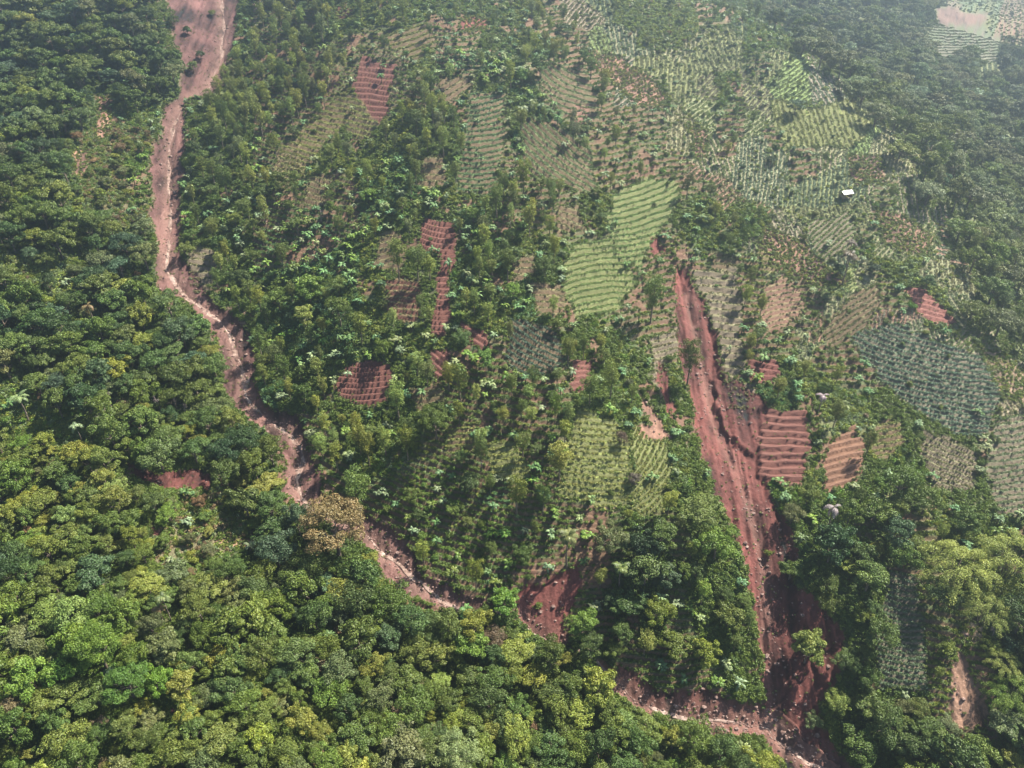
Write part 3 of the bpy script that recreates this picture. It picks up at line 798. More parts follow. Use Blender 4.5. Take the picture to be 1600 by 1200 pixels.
# plants picked out one by one on the photograph: crown centre px, py, crown width px, kind, colour
PICK = [
    (520, 815, 118, 'broadleaf', 'brown'), (680, 652, 66, 'broadleaf', 'green'), (557, 757, 54, 'feathery', 'olive'), (912, 977, 54, 'broadleaf', 'bright'),
    (955, 838, 58, 'broadleaf', 'grey'), (1030, 952, 54, 'broadleaf', 'yellow'), (1080, 560, 44, 'feathery', 'olive'), (1022, 455, 46, 'feathery', 'olive'), (875, 707, 50, 'feathery', 'yellow'),
    (482, 448, 44, 'broadleaf', 'bright'), (475, 494, 38, 'broadleaf', 'lime'), (433, 462, 40, 'broadleaf', 'green'), (530, 487, 42, 'broadleaf', 'green'), (1095, 792, 66, 'broadleaf', 'olive'),
    (1122, 846, 64, 'broadleaf', 'bright'), (1265, 1013, 54, 'broadleaf', 'lime'), (1271, 1126, 30, 'broadleaf', 'grey'), (1470, 930, 52, 'broadleaf', 'dark'), (1374, 884, 36, 'broadleaf', 'green'),
    (1330, 880, 36, 'broadleaf', 'yellow'), (788, 932, 46, 'broadleaf', 'bright'), (992, 744, 26, 'broadleaf', 'purple'), (972, 684, 20, 'broadleaf', 'purple'), (290, 675, 32, 'broadleaf', 'yellow'),
    (215, 655, 54, 'broadleaf', 'green'), (172, 676, 54, 'broadleaf', 'green'), (245, 706, 60, 'broadleaf', 'dark'), (300, 700, 50, 'broadleaf', 'dark'), (1245, 160, 28, 'broadleaf', 'blue'), (1206, 246, 17, 'broadleaf', 'deep'),
    (1310, 278, 14, 'broadleaf', 'deep'), (1340, 262, 13, 'broadleaf', 'deep'), (1478, 278, 26, 'broadleaf', 'blue'), (1330, 395, 34, 'palm', 'purple'), (1312, 420, 20, 'broadleaf', 'deep'), (1365, 415, 22, 'broadleaf', 'deep'),
    (1292, 468, 14, 'broadleaf', 'deep'), (1450, 440, 26, 'broadleaf', 'blue'), (715, 1172, 84, 'broadleaf', 'pale'), (628, 1165, 76, 'broadleaf', 'grey'), (100, 1150, 70, 'broadleaf', 'yellow'), (340, 1150, 64, 'broadleaf', 'olive'),
    (150, 1010, 84, 'broadleaf', 'bright'), (100, 1035, 70, 'broadleaf', 'bright'), (195, 1060, 80, 'broadleaf', 'bright'), (255, 1010, 56, 'broadleaf', 'grey'), (205, 1025, 56, 'broadleaf', 'green'), (55, 930, 60, 'broadleaf', 'green'), (150, 955, 60, 'broadleaf', 'green'),
    (560, 1000, 62, 'broadleaf', 'green'), (420, 985, 60, 'broadleaf', 'green'), (490, 960, 58, 'broadleaf', 'dark'), (530, 985, 26, 'bush', 'brown'), (650, 1010, 50, 'broadleaf', 'olive'), (735, 1010, 54, 'broadleaf', 'bright'), (770, 990, 40, 'broadleaf', 'purple'),
    (960, 1150, 60, 'broadleaf', 'green'), (860, 1160, 56, 'broadleaf', 'dark'), (1010, 1130, 50, 'broadleaf', 'olive'), (1085, 1150, 60, 'broadleaf', 'olive'), (500, 1140, 40, 'broadleaf', 'yellow'), (560, 1145, 60, 'broadleaf', 'olive'),
    (205, 940, 34, 'broadleaf', 'yellow'), (172, 965, 34, 'broadleaf', 'lime'), (15, 1100, 56, 'broadleaf', 'brown'), (970, 985, 44, 'broadleaf', 'green'), (960, 1010, 34, 'broadleaf', 'green'), (1105, 1020, 48, 'broadleaf', 'yellow'), (1060, 1000, 50, 'broadleaf', 'green'),
    (1140, 960, 48, 'broadleaf', 'olive'), (1310, 1095, 38, 'broadleaf', 'lime'), (1300, 940, 40, 'broadleaf', 'green'), (1350, 955, 34, 'broadleaf', 'yellow'), (1325, 1030, 44, 'broadleaf', 'dark'), (1450, 1130, 56, 'broadleaf', 'olive'), (1530, 1170, 56, 'broadleaf', 'olive'),
    (1330, 800, 46, 'broadleaf', 'green'), (1405, 830, 60, 'broadleaf', 'blue'), (1445, 560, 0, 'x', ''), (1265, 770, 40, 'broadleaf', 'green'), (1240, 800, 36, 'broadleaf', 'grey'),
    (1360, 690, 26, 'feathery', 'olive'), (1310, 640, 30, 'feathery', 'olive'), (865, 475, 20, 'feathery', 'lime'), (1168, 455, 24, 'feathery', 'yellow'), (1175, 530, 24, 'feathery', 'yellow'),
    (620, 400, 36, 'feathery', 'yellow'), (650, 400, 36, 'feathery', 'olive'), (670, 410, 28, 'feathery', 'yellow'), (762, 480, 22, 'feathery', 'lime'), (600, 685, 30, 'feathery', 'lime'), (560, 680, 34, 'feathery', 'yellow'), (620, 620, 38, 'feathery', 'lime'),
    (635, 690, 32, 'feathery', 'yellow'), (500, 690, 32, 'feathery', 'lime'), (505, 655, 30, 'feathery', 'yellow'), (660, 860, 30, 'feathery', 'yellow'), (1175, 430, 22, 'feathery', 'olive'), (830, 640, 26, 'feathery', 'lime'), (868, 637, 26, 'feathery', 'bright'),
    (1500, 880, 100, 'bamboo', 'lime'), (1590, 860, 96, 'bamboo', 'lime'), (1545, 950, 66, 'bamboo', 'lime'), (1590, 1080, 70, 'bamboo', 'bright'), (1570, 1030, 50, 'bamboo', 'lime'),
    (888, 842, 40, 'palm', 'grey'), (972, 880, 34, 'palm', 'grey'), (255, 938, 30, 'palm', 'grey'), (245, 948, 24, 'palm', 'brown'), (1300, 802, 38, 'deadpalm', 'cream'), (1286, 617, 28, 'deadpalm', 'cream'), (137, 478, 30, 'deadpalm', 'brown'),
    (25, 615, 34, 'palm', 'pale'), (120, 670, 24, 'palm', 'pale'), (1330, 385, 22, 'palm', 'purple'),
    (168, 622, 34, 'bare', 'grey'), (247, 630, 32, 'bare', 'grey'), (288, 640, 26, 'bare', 'grey'), (88, 820, 34, 'bare', 'grey'), (212, 520, 26, 'bare', 'grey'), (500, 330, 26, 'bare', 'grey'), (1555, 985, 34, 'bare', 'grey'),
    (55, 708, 26, 'bare', 'grey'), (312, 82, 16, 'broadleaf', 'deep'), (300, 100, 22, 'broadleaf', 'dark'), (292, 48, 20, 'bush', 'dark'), (330, 20, 14, 'bush', 'olive'), (270, 30, 20, 'broadleaf', 'dark'), (272, 95, 24, 'broadleaf', 'dark'), (1200, 865, 16, 'bush', 'green'), (1238, 888, 38, 'broadleaf', 'dark'), (800, 990, 26, 'broadleaf', 'green'), (840, 945, 20, 'bush', 'green'), (390, 545, 0, 'x', ''),
]
for (px, py, wpx_, kd, tn) in PICK:
    if kd == 'x': continue
    x, y = cast_fn(H0, px, py)
    dist = math.sqrt(x[0] ** 2 + y[0] ** 2 + (ZC - H0(x, y)[0]) ** 2)
    for _ in range(4):     # the crown stands above its root: step the root down-slope until the crown covers the spot
        r = wpx_ * .5 * dist / FPX
        z = ground(x, y)[0] + CENTER[kd] * r
        qx, qy, dp = project(x[0], y[0], z)
        ux, uy = cast_fn(H0, px + (px - qx) + (project(x[0], y[0], H0(x, y)[0])[0] - px), py + (py - qy) + (project(x[0], y[0], H0(x, y)[0])[1] - py))
        x, y = ux, uy
        dist = float(dp)
    plants.append(dict(kind=kd, x=float(x[0]), y=float(y[0]), r=r, tint=tn, var=(8 + random.randrange(2)) if kd == 'broadleaf' and r > 6.3 else random.randrange(8 if kd == 'broadleaf' else NVAR[kd]), pick=True))
    H.add(float(x[0]), float(y[0]), r)

MIX = {  # cover letter: list of (weight, kind, rmin, rmax, tints), overlap factor
    'D': ([(82, 'broadleaf', 2.4, 5.9, ['dark'] * 4 + ['green'] * 4 + ['deep', 'olive', 'olive', 'blue', 'grey', 'yellow']), (10, 'broadleaf', 2.2, 3.2, ['green', 'olive', 'grey', 'yellow']), (5, 'banana', 2.0, 2.6, ['bluegreen', 'pale']), (3, 'bush', 1.5, 2.5, ['green', 'brown'])], .54),
    'L': ([(60, 'broadleaf', 1.9, 4.9, ['olive'] * 6 + ['green'] * 3 + ['yellow'] * 3 + ['dark', 'dark', 'lime', 'bright', 'grey']), (30, 'broadleaf', 1.5, 2.6, ['olive', 'yellow', 'olive', 'green', 'grey', 'brown']), (10, 'bush', 1.2, 2.2, ['olive', 'yellow'])], .53),
    'Y': ([(80, 'broadleaf', 3.2, 5.8, ['bright', 'bright', 'green', 'lime', 'grey']), (20, 'broadleaf', 2.2, 3.5, ['green', 'yellow', 'olive'])], .5),
    'M': ([(62, 'feathery', 2.1, 3.6, ['olive'] * 3 + ['yellow'] * 4 + ['green'] * 2 + ['lime'] * 3 + ['grey']), (16, 'broadleaf', 2.2, 4.0, ['green', 'dark', 'olive', 'dark']), (22, 'banana', 1.8, 2.6, ['bluegreen', 'pale', 'bright'])], .77),
    'm': ([(42, 'feathery', 1.7, 2.9, ['olive'] * 3 + ['yellow'] * 3 + ['grey', 'lime']), (10, 'broadleaf', 1.8, 3.0, ['dark', 'green']), (28, 'banana', 1.7, 2.4, ['bluegreen', 'pale']), (20, 'bush', .9, 1.8, ['green', 'olive'])], 1.12),
    'B': ([(68, 'banana', 1.8, 2.7, ['bluegreen', 'bluegreen', 'pale', 'green', 'bright']), (14, 'feathery', 1.8, 2.7, ['olive', 'green', 'yellow']), (10, 'broadleaf', 2.4, 3.8, ['green', 'bright', 'dark']), (8, 'bush', 1, 1.8, ['green', 'bright'])], .72),
    'b': ([(48, 'banana', 1.6, 2.4, ['bluegreen', 'bright', 'pale', 'green']), (34, 'bush', 1.0, 2.2, ['green', 'bright', 'dark']), (18, 'broadleaf', 1.8, 3.0, ['green', 'dark', 'olive'])], .80),
    'g': ([(52, 'bush', .9, 2.2, ['green', 'olive', 'grey', 'green', 'bright']), (26, 'banana', 1.5, 2.2, ['bluegreen', 'pale']), (12, 'feathery', 1.5, 2.3, ['olive', 'green']), (10, 'broadleaf', 1.7, 2.8, ['dark', 'green'])], 1.15),
    'y': ([(75, 'bush', .8, 1.8, ['yellow', 'olive', 'lime', 'grey', 'brown']), (15, 'banana', 1.4, 2.0, ['pale']), (10, 'broadleaf', 1.8, 2.8, ['dark', 'olive'])], 1.25),
    's': ([(50, 'bush', 1.0, 2.2, ['olive', 'yellow', 'brown', 'grey', 'green']), (40, 'broadleaf', 1.6, 2.8, ['olive', 'yellow', 'brown', 'green', 'grey']), (10, 'banana', 1.4, 2.0, ['pale'])], .85),
    'f': ([(78, 'bush', .7, 1.7, ['green', 'dark', 'olive', 'grey', 'blue']), (10, 'banana', 1.3, 1.9, ['pale', 'bluegreen']), (8, 'broadleaf', 1.5, 2.6, ['deep', 'dark', 'blue']), (4, 'feathery', 1.4, 2.0, ['olive'])], 2.1),
    'H': ([(50, 'broadleaf', 3.2, 6.4, ['green', 'grey', 'grey', 'olive', 'pale']), (18, 'feathery', 2.2, 3.6, ['olive', 'grey', 'pale']), (32, 'bush', 1.5, 3.2, ['olive', 'grey', 'pale', 'green'])], .82),  # far valley: paler tints put some of the haze into the leaf colour
    'S': ([(60, 'bush', .8, 1.8, ['olive', 'green']), (40, 'banana', 1.5, 2.2, ['bluegreen'])], 1.2),
    '.': ([(60, 'bush', .8, 1.6, ['olive', 'green', 'dark']), (30, 'banana', 1.5, 2.2, ['bluegreen', 'pale']), (10, 'feathery', 1.5, 2.2, ['olive', 'yellow'])], 1.1),
}
POLYS = [np.array(f[0], float) for f in SOILS] + [np.array(f[0], float) for f in FIELDS]
def excl_at(px, py):
    wx, wy = warp(px, py)
    e = np.full(px.shape, -99.0)
    for P in POLYS: e = np.maximum(e, sdf(wx, wy, P))
    return e
NC = 60000
cu = RS.rand(NC); cvv = RS.rand(NC)
# candidates spread evenly over the ground that the picture and a margin cover
yy = 40 + 1060 * RS.rand(NC * 8)
hw = np.interp(yy, YR, HWX)
xx = (RS.rand(NC * 8) * 2 - 1) * 900
ok = np.abs(xx / hw) < 1.45
xx, yy = xx[ok], yy[ok]
zz = ground(xx, yy)
bpx, bqy, bdp = project(xx, yy, zz)
ok = (bpx > -160) & (bpx < 1900) & (bqy > -170) & (bqy < 1390)
xx, yy, zz, bpx, bqy, bdp = [q[ok] for q in (xx, yy, zz, bpx, bqy, bdp)]
bex = excl_at(bpx, bqy)
NCAND = len(xx)
c_up = bqy - 4.5 * CP * FPX / bdp           # where a middling crown would show
lets = cover(bpx, c_up)
_wx, _wy = warp(bpx, bqy); _s = np.full(NCAND, -99.0)
for f in SOILS: _s = np.maximum(_s, sdf(_wx, _wy, f[0]))
OPEN = [f for f in FIELDS if f[0][0] in ((905, 636), (985, 665), (1383, 890), (1150, 655), (540, 570), (663, 342), (958, 300), (886, 384), (565, 88), (1288, 702), (1325, 520))]
_hh = 8.5; _px, _py, _ = project(xx - SUN_DIR.x / SUN_DIR.z * _hh, yy - SUN_DIR.y / SUN_DIR.z * _hh, zz - 2.0)
SHADE = np.full(NCAND, -99.0)
for f in OPEN + SOILS[1:2] + SOILS[11:12]: SHADE = np.maximum(SHADE, sdf(_px, _py, f[0]))
_px, _py, _ = project(xx - SUN_DIR.x / SUN_DIR.z * 14, yy - SUN_DIR.y / SUN_DIR.z * 14, zz - 3.0)
for f in SOILS[1:2] + SOILS[4:5]: SHADE = np.maximum(SHADE, sdf(_px, _py, f[0]))
SOIL_UP = []
for h_ in (5.0, 8.5, 12.0):
    q_ = np.full(NCAND, -99.0); _ax, _ay = warp(bpx, bqy - h_ * CP * FPX / bdp)
    for f in SOILS + OPEN: q_ = np.maximum(q_, sdf(_ax, _ay, f[0]))
    SOIL_UP.append(q_)
inf = (bex > -9) & (_s < -9)              # at the edge of, or inside, a crop field (not a bare slide)
ex_up = excl_at(bpx, c_up)
big_first = np.argsort(-RS.rand(NCAND))
prop = []
for i in big_first:
    L = chr(lets[i]); mix, k = MIX[L]
    wsum = sum(m_[0] for m_ in mix); t = random.random() * wsum
    for m_ in mix:
        t -= m_[0]
        if t <= 0: break
    r = random.uniform(m_[2], m_[3])
    prop.append((r, i, m_[1], random.choice(m_[4]), k))
prop.sort(key=lambda a: -a[0] - random.random() * 3 if chr(lets[a[1]]) in 'DLYH' else -7 * random.random())
for (r, i, kd, tn, k) in prop:
    x, y = xx[i], yy[i]
    if kd in ('broadleaf', 'feathery') and ex_up[i] > (2.5 if inf[i] else -2): continue
    px_r = r * FPX / bdp[i]
    if bex[i] > (1 + 30 * (random.random() < .04) if inf[i] else -min(px_r * .45, 8)): continue
    if kd in ('broadleaf', 'feathery'):
        top = (CENTER[kd] + .35) * r
        if SHADE[i] > 5 and random.random() < .88: continue
        if SOIL_UP[0 if top < 6.5 else (1 if top < 10 else 2)][i] > 1.5: continue
    if H.near(x, y, r, k): continue
    if kd in ('broadleaf', 'feathery'):      # clusters of one colour, as stands of one kind
        pass
    H.add(x, y, r)
    plants.append(dict(kind=kd, x=float(x), y=float(y), r=r, tint=tn, var=random.randrange(8 if kd == 'broadleaf' else NVAR[kd]), pick=False))
# a few trees standing inside the fields and plots
for p in plants:
    z = float(ground(p['x'], p['y'])[0]); p['z'] = z
    qx, qy, dp = project(p['x'], p['y'], z + CENTER[p['kind']] * p['r'])
    p['px'], p['py'], p['d'] = float(qx), float(qy), float(dp)
    p['size'] = 2 * p['r'] * FPX / p['d'] * (1.25 if p['kind'] == 'feathery' else 1)
    p['rot'] = random.uniform(0, 6.283); p['sz'] = random.uniform(.78, 1.25); p['ax'] = random.uniform(.82, 1.25) if p['kind'] in ('broadleaf', 'feathery', 'bush') and not p['pick'] else 1
    tc = np.array(TINTS[p['tint']]); j = random.uniform(.82, 1.22)
    p['rgb'] = tuple(float(v) for v in tc * j * np.array([random.uniform(.88, 1.14), 1, random.uniform(.8, 1.25)]))
print('plants', len(plants), {k: sum(p['kind'] == k for p in plants) for k in HEIGHT})

# ------------------------------------------------------------------ landmarks for the labels
MARKS = [('the brown-crowned tree', 520, 815), ('the large field of red terraces', 1210, 700), ('the head of the long landslide', 1060, 425), ('the middle of the long landslide', 1150, 760), ('the foot of the long landslide', 1240, 1050),
         ('the stream bend by the striped terraces', 270, 440), ('the top of the stream scar', 320, 60), ('the narrow neck of the stream scar', 275, 165), ('the straight upper stream channel', 262, 300), ('the widest stream bend', 470, 720),
         ('the stream under the terraced spur', 370, 560), ('the shaded lower stream', 620, 870), ('the hidden stream reach', 740, 945), ('the small red scar above the stream', 860, 940), ('the rocky lower stream', 1060, 1110), ('the stream mouth at the bottom edge', 1270, 1180),
         ('the upper red terraces', 590, 140), ('the tall column of red terraces', 690, 430), ('the small red terraces of the spur', 570, 600), ('the bright green terraces', 930, 740), ('the slanting lime rows', 1015, 740), ('the long green terraces', 950, 390),
         ('the curved green rows', 755, 220), ('the slanting dark rows', 870, 190), ('the brown terraces by the landslide head', 1130, 480), ('the pinkish terraces', 1225, 480), ('the blue-green crop field', 1450, 590), ('the brown plot with slanting rows', 1315, 720),
         ('the narrow dark green crop field', 1405, 980), ('the large bamboo clump', 1500, 880), ('the bare tan bank', 1510, 1080), ('the white hut', 1318, 307), ('the yellow-green hilltop', 1280, 190), ('the pink bare slope', 1000, 140),
         ('the hazy upper corner', 1520, 60), ('the hazy valley', 1480, 180), ('the dark valley edge', 1570, 420), ('the bare sandy patch', 1410, 360), ('the small triangular red plot', 1450, 480), ('the dark tree on the pale slope', 1245, 160), ('the grassy clearing', 60, 410),
         ('the upper forest edge', 100, 60), ('the pink scrub patch', 165, 180), ('the forested shoulder', 60, 260), ('the forest below the clearing', 100, 520), ('the bare twiggy trees', 205, 630), ('the pale scrub slope', 60, 670), ('the bare red strip in the forest', 265, 745),
         ('the dry brown clearing', 340, 845), ('the bright green corner wood', 150, 1020), ('the forest at the bottom corner', 60, 1160), ('the olive wood by the left edge', 60, 800), ('the dark hollow in the lower wood', 430, 1020), ('the pale flowering tree', 715, 1172),
         ('the lower wood', 560, 1060), ('the wood above the rocky stream', 880, 1090), ('the round bright tree', 912, 977), ('the palm in the dark gap', 888, 842), ('the dead pale palm', 1300, 802), ('the banana thicket on the spur', 500, 400), ('the round green trees', 480, 470),
         ('the big mid green tree', 680, 652), ('the slender trees of the spur', 820, 650), ('the banana slope', 720, 780), ('the wooded gully', 1020, 560), ('the scrubby gully', 1060, 640), ('the upper feathery wood', 440, 150), ('the feathery wood beside the scar', 350, 270),
         ('the top edge', 560, 15), ('the upper green terraces', 640, 65), ('the central wood', 800, 350), ('the ridge crest', 1180, 60), ('the right corner wood', 1540, 1170), ('the purple palm', 1330, 395), ('the wood beside the landslide foot', 1320, 1000)]
ORD = ['first', 'second', 'third', 'fourth', 'fifth', 'sixth', 'seventh', 'eighth', 'ninth', 'tenth', 'eleventh', 'twelfth', 'thirteenth', 'fourteenth', 'fifteenth']
MK = np.array([(m_[1], m_[2]) for m_ in MARKS], float)
def direction(dx, dy):
    a = math.degrees(math.atan2(-dy, dx)) % 360
    return ['right of', 'up and right of', 'above', 'up and left of', 'left of', 'down and left of', 'below', 'down and right of'][int((a + 22.5) // 45) % 8]
KNAME = {'broadleaf': 'broadleaf_tree', 'feathery': 'slender_tree', 'bush': 'bush', 'banana': 'banana_plant', 'palm': 'palm_tree', 'deadpalm': 'dead_palm', 'bamboo': 'bamboo_clump', 'bare': 'bare_tree'}
KCAT = {'broadleaf': 'tree', 'feathery': 'tree', 'bush': 'bush', 'banana': 'banana plant', 'palm': 'palm', 'deadpalm': 'palm', 'bamboo': 'bamboo', 'bare': 'tree'}
KWORD = {'broadleaf': 'round-crowned tree', 'feathery': 'slender tree', 'bush': 'bush', 'banana': 'banana plant', 'palm': 'palm', 'deadpalm': 'dead palm', 'bamboo': 'bamboo clump', 'bare': 'leafless tree'}
KGROUP = {'broadleaf': 'round-crowned trees of the forest', 'feathery': 'slender trees on the spur', 'bush': 'bushes on the open slopes', 'banana': 'banana plants among the fields', 'palm': 'palms in the forest',
          'deadpalm': 'dead palms', 'bamboo': 'bamboo clumps', 'bare': 'leafless trees in the forest'}
def is_in(p): return 2 < p['px'] < 1598 and 4 < p['py'] < 1196
indiv, rest = [], []
for kd in KNAME:
    L = sorted([p for p in plants if p['kind'] == kd], key=lambda p: (not p['pick'], -p['size']) if is_in(p) else (True, 1e3))
    ins = [p for p in L if is_in(p)]
    indiv += ins[:300]
    rest += ins[300:] + [p for p in L if not is_in(p)]
groups = {}
for p in indiv:
    d = np.hypot(MK[:, 0] - p['px'], (MK[:, 1] - p['py']))
    for k_ in np.argsort(d):
        if d[k_] > 14: break
    k_ = int(k_); p['mark'] = k_; p['md'] = float(d[k_])
    p['dir'] = direction(p['px'] - MK[k_, 0], p['py'] - MK[k_, 1])
    groups.setdefault((p['kind'], p['tint'], k_, p['dir']), []).append(p)
for key, L in groups.items():
    L.sort(key=lambda p: p['md'])
    for n_, p in enumerate(L):
        w_ = f"{TNAME[p['tint']]} {KWORD[p['kind']]}"
        if p['kind'] == 'bare': w_ = 'grey leafless tree'
        if len(L) > 1: w_ = ORD[min(n_, 14)] + ' ' + w_
        p['label'] = f"{w_} {p['dir']} {MARKS[p['mark']][0]}"

# ------------------------------------------------------------------ build the individual plants
CPART = {'banana': ('leaves', 'stem'), 'palm': ('fronds', 'trunk'), 'deadpalm': ('fronds', 'trunk'), 'bamboo': ('foliage', 'culms'), 'bare': ('branches', 'trunk')}
for p in indiv:
    kd = p['kind']; v = p['var']
    sc = (p['r'] * p['ax'], p['r'] / p['ax'], p['r'] * p['sz'])
    if kd == 'bush':
        o = link('bush', WHOLE[kd, v]); o['tint'] = p['rgb']
    else:
        o = link(KNAME[kd], None)
        cn, tn = CPART.get(kd, ('crown', 'trunk'))
        c = link(cn, CROWN[kd, v], o); c['tint'] = p['rgb']
        link(tn, TRUNK[kd, v], o)
    o.location = (p['x'], p['y'], p['z'] - .1); o.rotation_euler = (0, 0, p['rot']); o.scale = sc
    tag(o, p['label'], KCAT[kd], KGROUP[kd])

# ------------------------------------------------------------------ everything nobody could count: instanced on points
def scatter(name, kind, pts, label):
    """pts: list of (x,y,z,rot,sx,sz,variant,(r,g,b)); ONE object"""
    n = len(pts)
    if not n: return
    P = np.array([(a[0], a[1], a[2]) for a in pts], np.float32)
    rot = np.array([(0, 0, a[3]) for a in pts], np.float32) + RS.uniform(-.08, .08, (n, 3)).astype(np.float32)
    scl = np.array([(a[4] * (a[8] if len(a) > 8 else 1), a[4] / (a[8] if len(a) > 8 else 1), a[5]) for a in pts], np.float32)
    var = np.array([a[6] for a in pts], np.int32)
    tin = np.array([(*a[7], 1) for a in pts], np.float32)
    me = bpy.data.meshes.new(name)
    me.vertices.add(n); me.vertices.foreach_set('co', P.ravel())
    for nm, typ, arr, fld in (('rot', 'FLOAT_VECTOR', rot, 'vector'), ('scl', 'FLOAT_VECTOR', scl, 'vector'), ('vari', 'INT', var, 'value'), ('tint', 'FLOAT_COLOR', tin, 'color')):
        a = me.attributes.new(nm, typ, 'POINT'); a.data.foreach_set(fld, arr.ravel())
    o = link(name, me)
    ng = bpy.data.node_groups.new(name + '_nodes', 'GeometryNodeTree')
    ng.interface.new_socket('Geometry', in_out='INPUT', socket_type='NodeSocketGeometry')
    ng.interface.new_socket('Geometry', in_out='OUTPUT', socket_type='NodeSocketGeometry')
    gi = ng.nodes.new('NodeGroupInput'); go = ng.nodes.new('NodeGroupOutput')
    iop = ng.nodes.new('GeometryNodeInstanceOnPoints')
    jn = ng.nodes.new('GeometryNodeJoinGeometry')
    for i in reversed(range(NVAR[kind])):
        src = bpy.data.objects.new(kind + '_source', WHOLE[kind, i])
        oi = ng.nodes.new('GeometryNodeObjectInfo'); oi.inputs['Object'].default_value = src; oi.inputs['As Instance'].default_value = False
        gti = ng.nodes.new('GeometryNodeGeometryToInstance')
        ng.links.new(oi.outputs['Geometry'], gti.inputs[0]); ng.links.new(gti.outputs[0], jn.inputs[0])
    ng.links.new(gi.outputs[0], iop.inputs['Points']); ng.links.new(jn.outputs[0], iop.inputs['Instance'])
    iop.inputs['Pick Instance'].default_value = True
    def attr(nm, typ, sock):
        a = ng.nodes.new('GeometryNodeInputNamedAttribute'); a.data_type = typ; a.inputs['Name'].default_value = nm
        ng.links.new([q for q in a.outputs if q.enabled and q.name == 'Attribute'][0], sock)
    attr('vari', 'INT', iop.inputs['Instance Index'])
    attr('scl', 'FLOAT_VECTOR', iop.inputs['Scale'])
    a = ng.nodes.new('GeometryNodeInputNamedAttribute'); a.data_type = 'FLOAT_VECTOR'; a.inputs['Name'].default_value = 'rot'
    e2r = ng.nodes.new('FunctionNodeEulerToRotation')
    ng.links.new([q for q in a.outputs if q.enabled and q.name == 'Attribute'][0], e2r.inputs[0]); ng.links.new(e2r.outputs[0], iop.inputs['Rotation'])
    ng.links.new(iop.outputs[0], go.inputs[0])
    md = o.modifiers.new('scatter', 'NODES'); md.node_group = ng
    tag(o, label, kind='stuff')
    return o

STUFF = {'broadleaf': ('forest', 'mass of round-crowned trees covering the mountain slope'), 'feathery': ('slender_tree_woodland', 'mass of slender feathery trees on the slope'),
         'bush': ('shrubbery', 'low bushes scattered over the open slopes'), 'banana': ('banana_thicket', 'dense banana plants growing between the fields')}
for kd, (nm, lab) in STUFF.items():
    L = [(p['x'], p['y'], p['z'] - .1, p['rot'], p['r'], p['r'] * p['sz'], p['var'], p['rgb'], p['ax']) for p in rest if p['kind'] == kd]
    scatter(nm, kd, L, lab)

# undergrowth over all ground that is neither bare nor in crop
n = 1500000
ux = (RS.rand(n) * 2 - 1); uy = RS.rand(n) ** 1.15 * 900 + 45
uhw = np.interp(uy, YR, HWX); ux = ux * uhw * 1.4
uz = ground(ux, uy); upx, upy, udp = project(ux, uy, uz)
ok = (upx > -120) & (upx < 1900) & (upy > -120) & (upy < 1330)
ux, uy, uz, upx, upy, udp = [q[ok] for q in (ux, uy, uz, upx, upy, udp)]
ucv = cover(upx, upy); uex = excl_at(upx, upy)
keepp = np.vectorize(lambda c: {'D': .5, 'L': .6, 'Y': .6, 'M': .75, 'm': .6, 'B': .85, 'b': 1, 'g': .7, 'y': .8, 's': .9, 'H': .5, 'f': .05, 'S': .8, '.': .55}[chr(c)])(ucv)
nn_ = fbm(ux / 9, uy / 9, 5, 3)
keepp = keepp * np.where(np.isin(ucv, [ord(c) for c in 'DLY']), 1, 1 - .75 * sstep(.25, .5, nn_))
uz0 = ground(ux, uy, GZ0); ucf = (uz0 + .5 * fbm(ux / 14, uy / 14, 31, 2)) / 1.12; ucf = 1 - (ucf - np.floor(ucf))
row = (upx > 395) & np.isin(ucv, [ord(c) for c in 'MmBbgS.']) & (fbm(ux / 40, uy / 40, 37, 2) > -.15)
keepp = np.where(row & ((ucf < .25) | (ucf > .8)), keepp * .03, keepp)
ok = (RS.rand(len(ux)) < keepp) & (uex < -1.5)
UT = {'D': ['dark', 'green'], 'L': ['olive', 'green'], 'Y': ['green', 'bright'], 'M': ['green', 'dark', 'olive'], 'm': ['olive', 'green', 'yellow'], 'B': ['green', 'dark', 'bluegreen'], 'b': ['green', 'bright', 'green'],
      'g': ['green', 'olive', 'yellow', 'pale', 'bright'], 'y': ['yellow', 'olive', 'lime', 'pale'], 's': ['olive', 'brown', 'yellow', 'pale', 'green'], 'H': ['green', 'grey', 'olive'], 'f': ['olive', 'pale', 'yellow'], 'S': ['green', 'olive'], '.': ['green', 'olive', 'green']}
pts = []
for i in np.where(ok)[0]:
    c = chr(ucv[i]); t = TINTS[random.choice(UT[c])]; j = random.uniform(.9, 1.5)
    s = random.uniform(.6, 1.5) * (.7 if row[i] else 1)
    pts.append((ux[i], uy[i], uz[i] - .08, random.uniform(0, 6.28), s, s * random.uniform(.7, 1.3), random.randrange(4), tuple(v * j for v in t)))
print('undergrowth', len(pts))
scatter('undergrowth', 'tuft', pts, 'low green weeds and scrub covering the ground between trees')

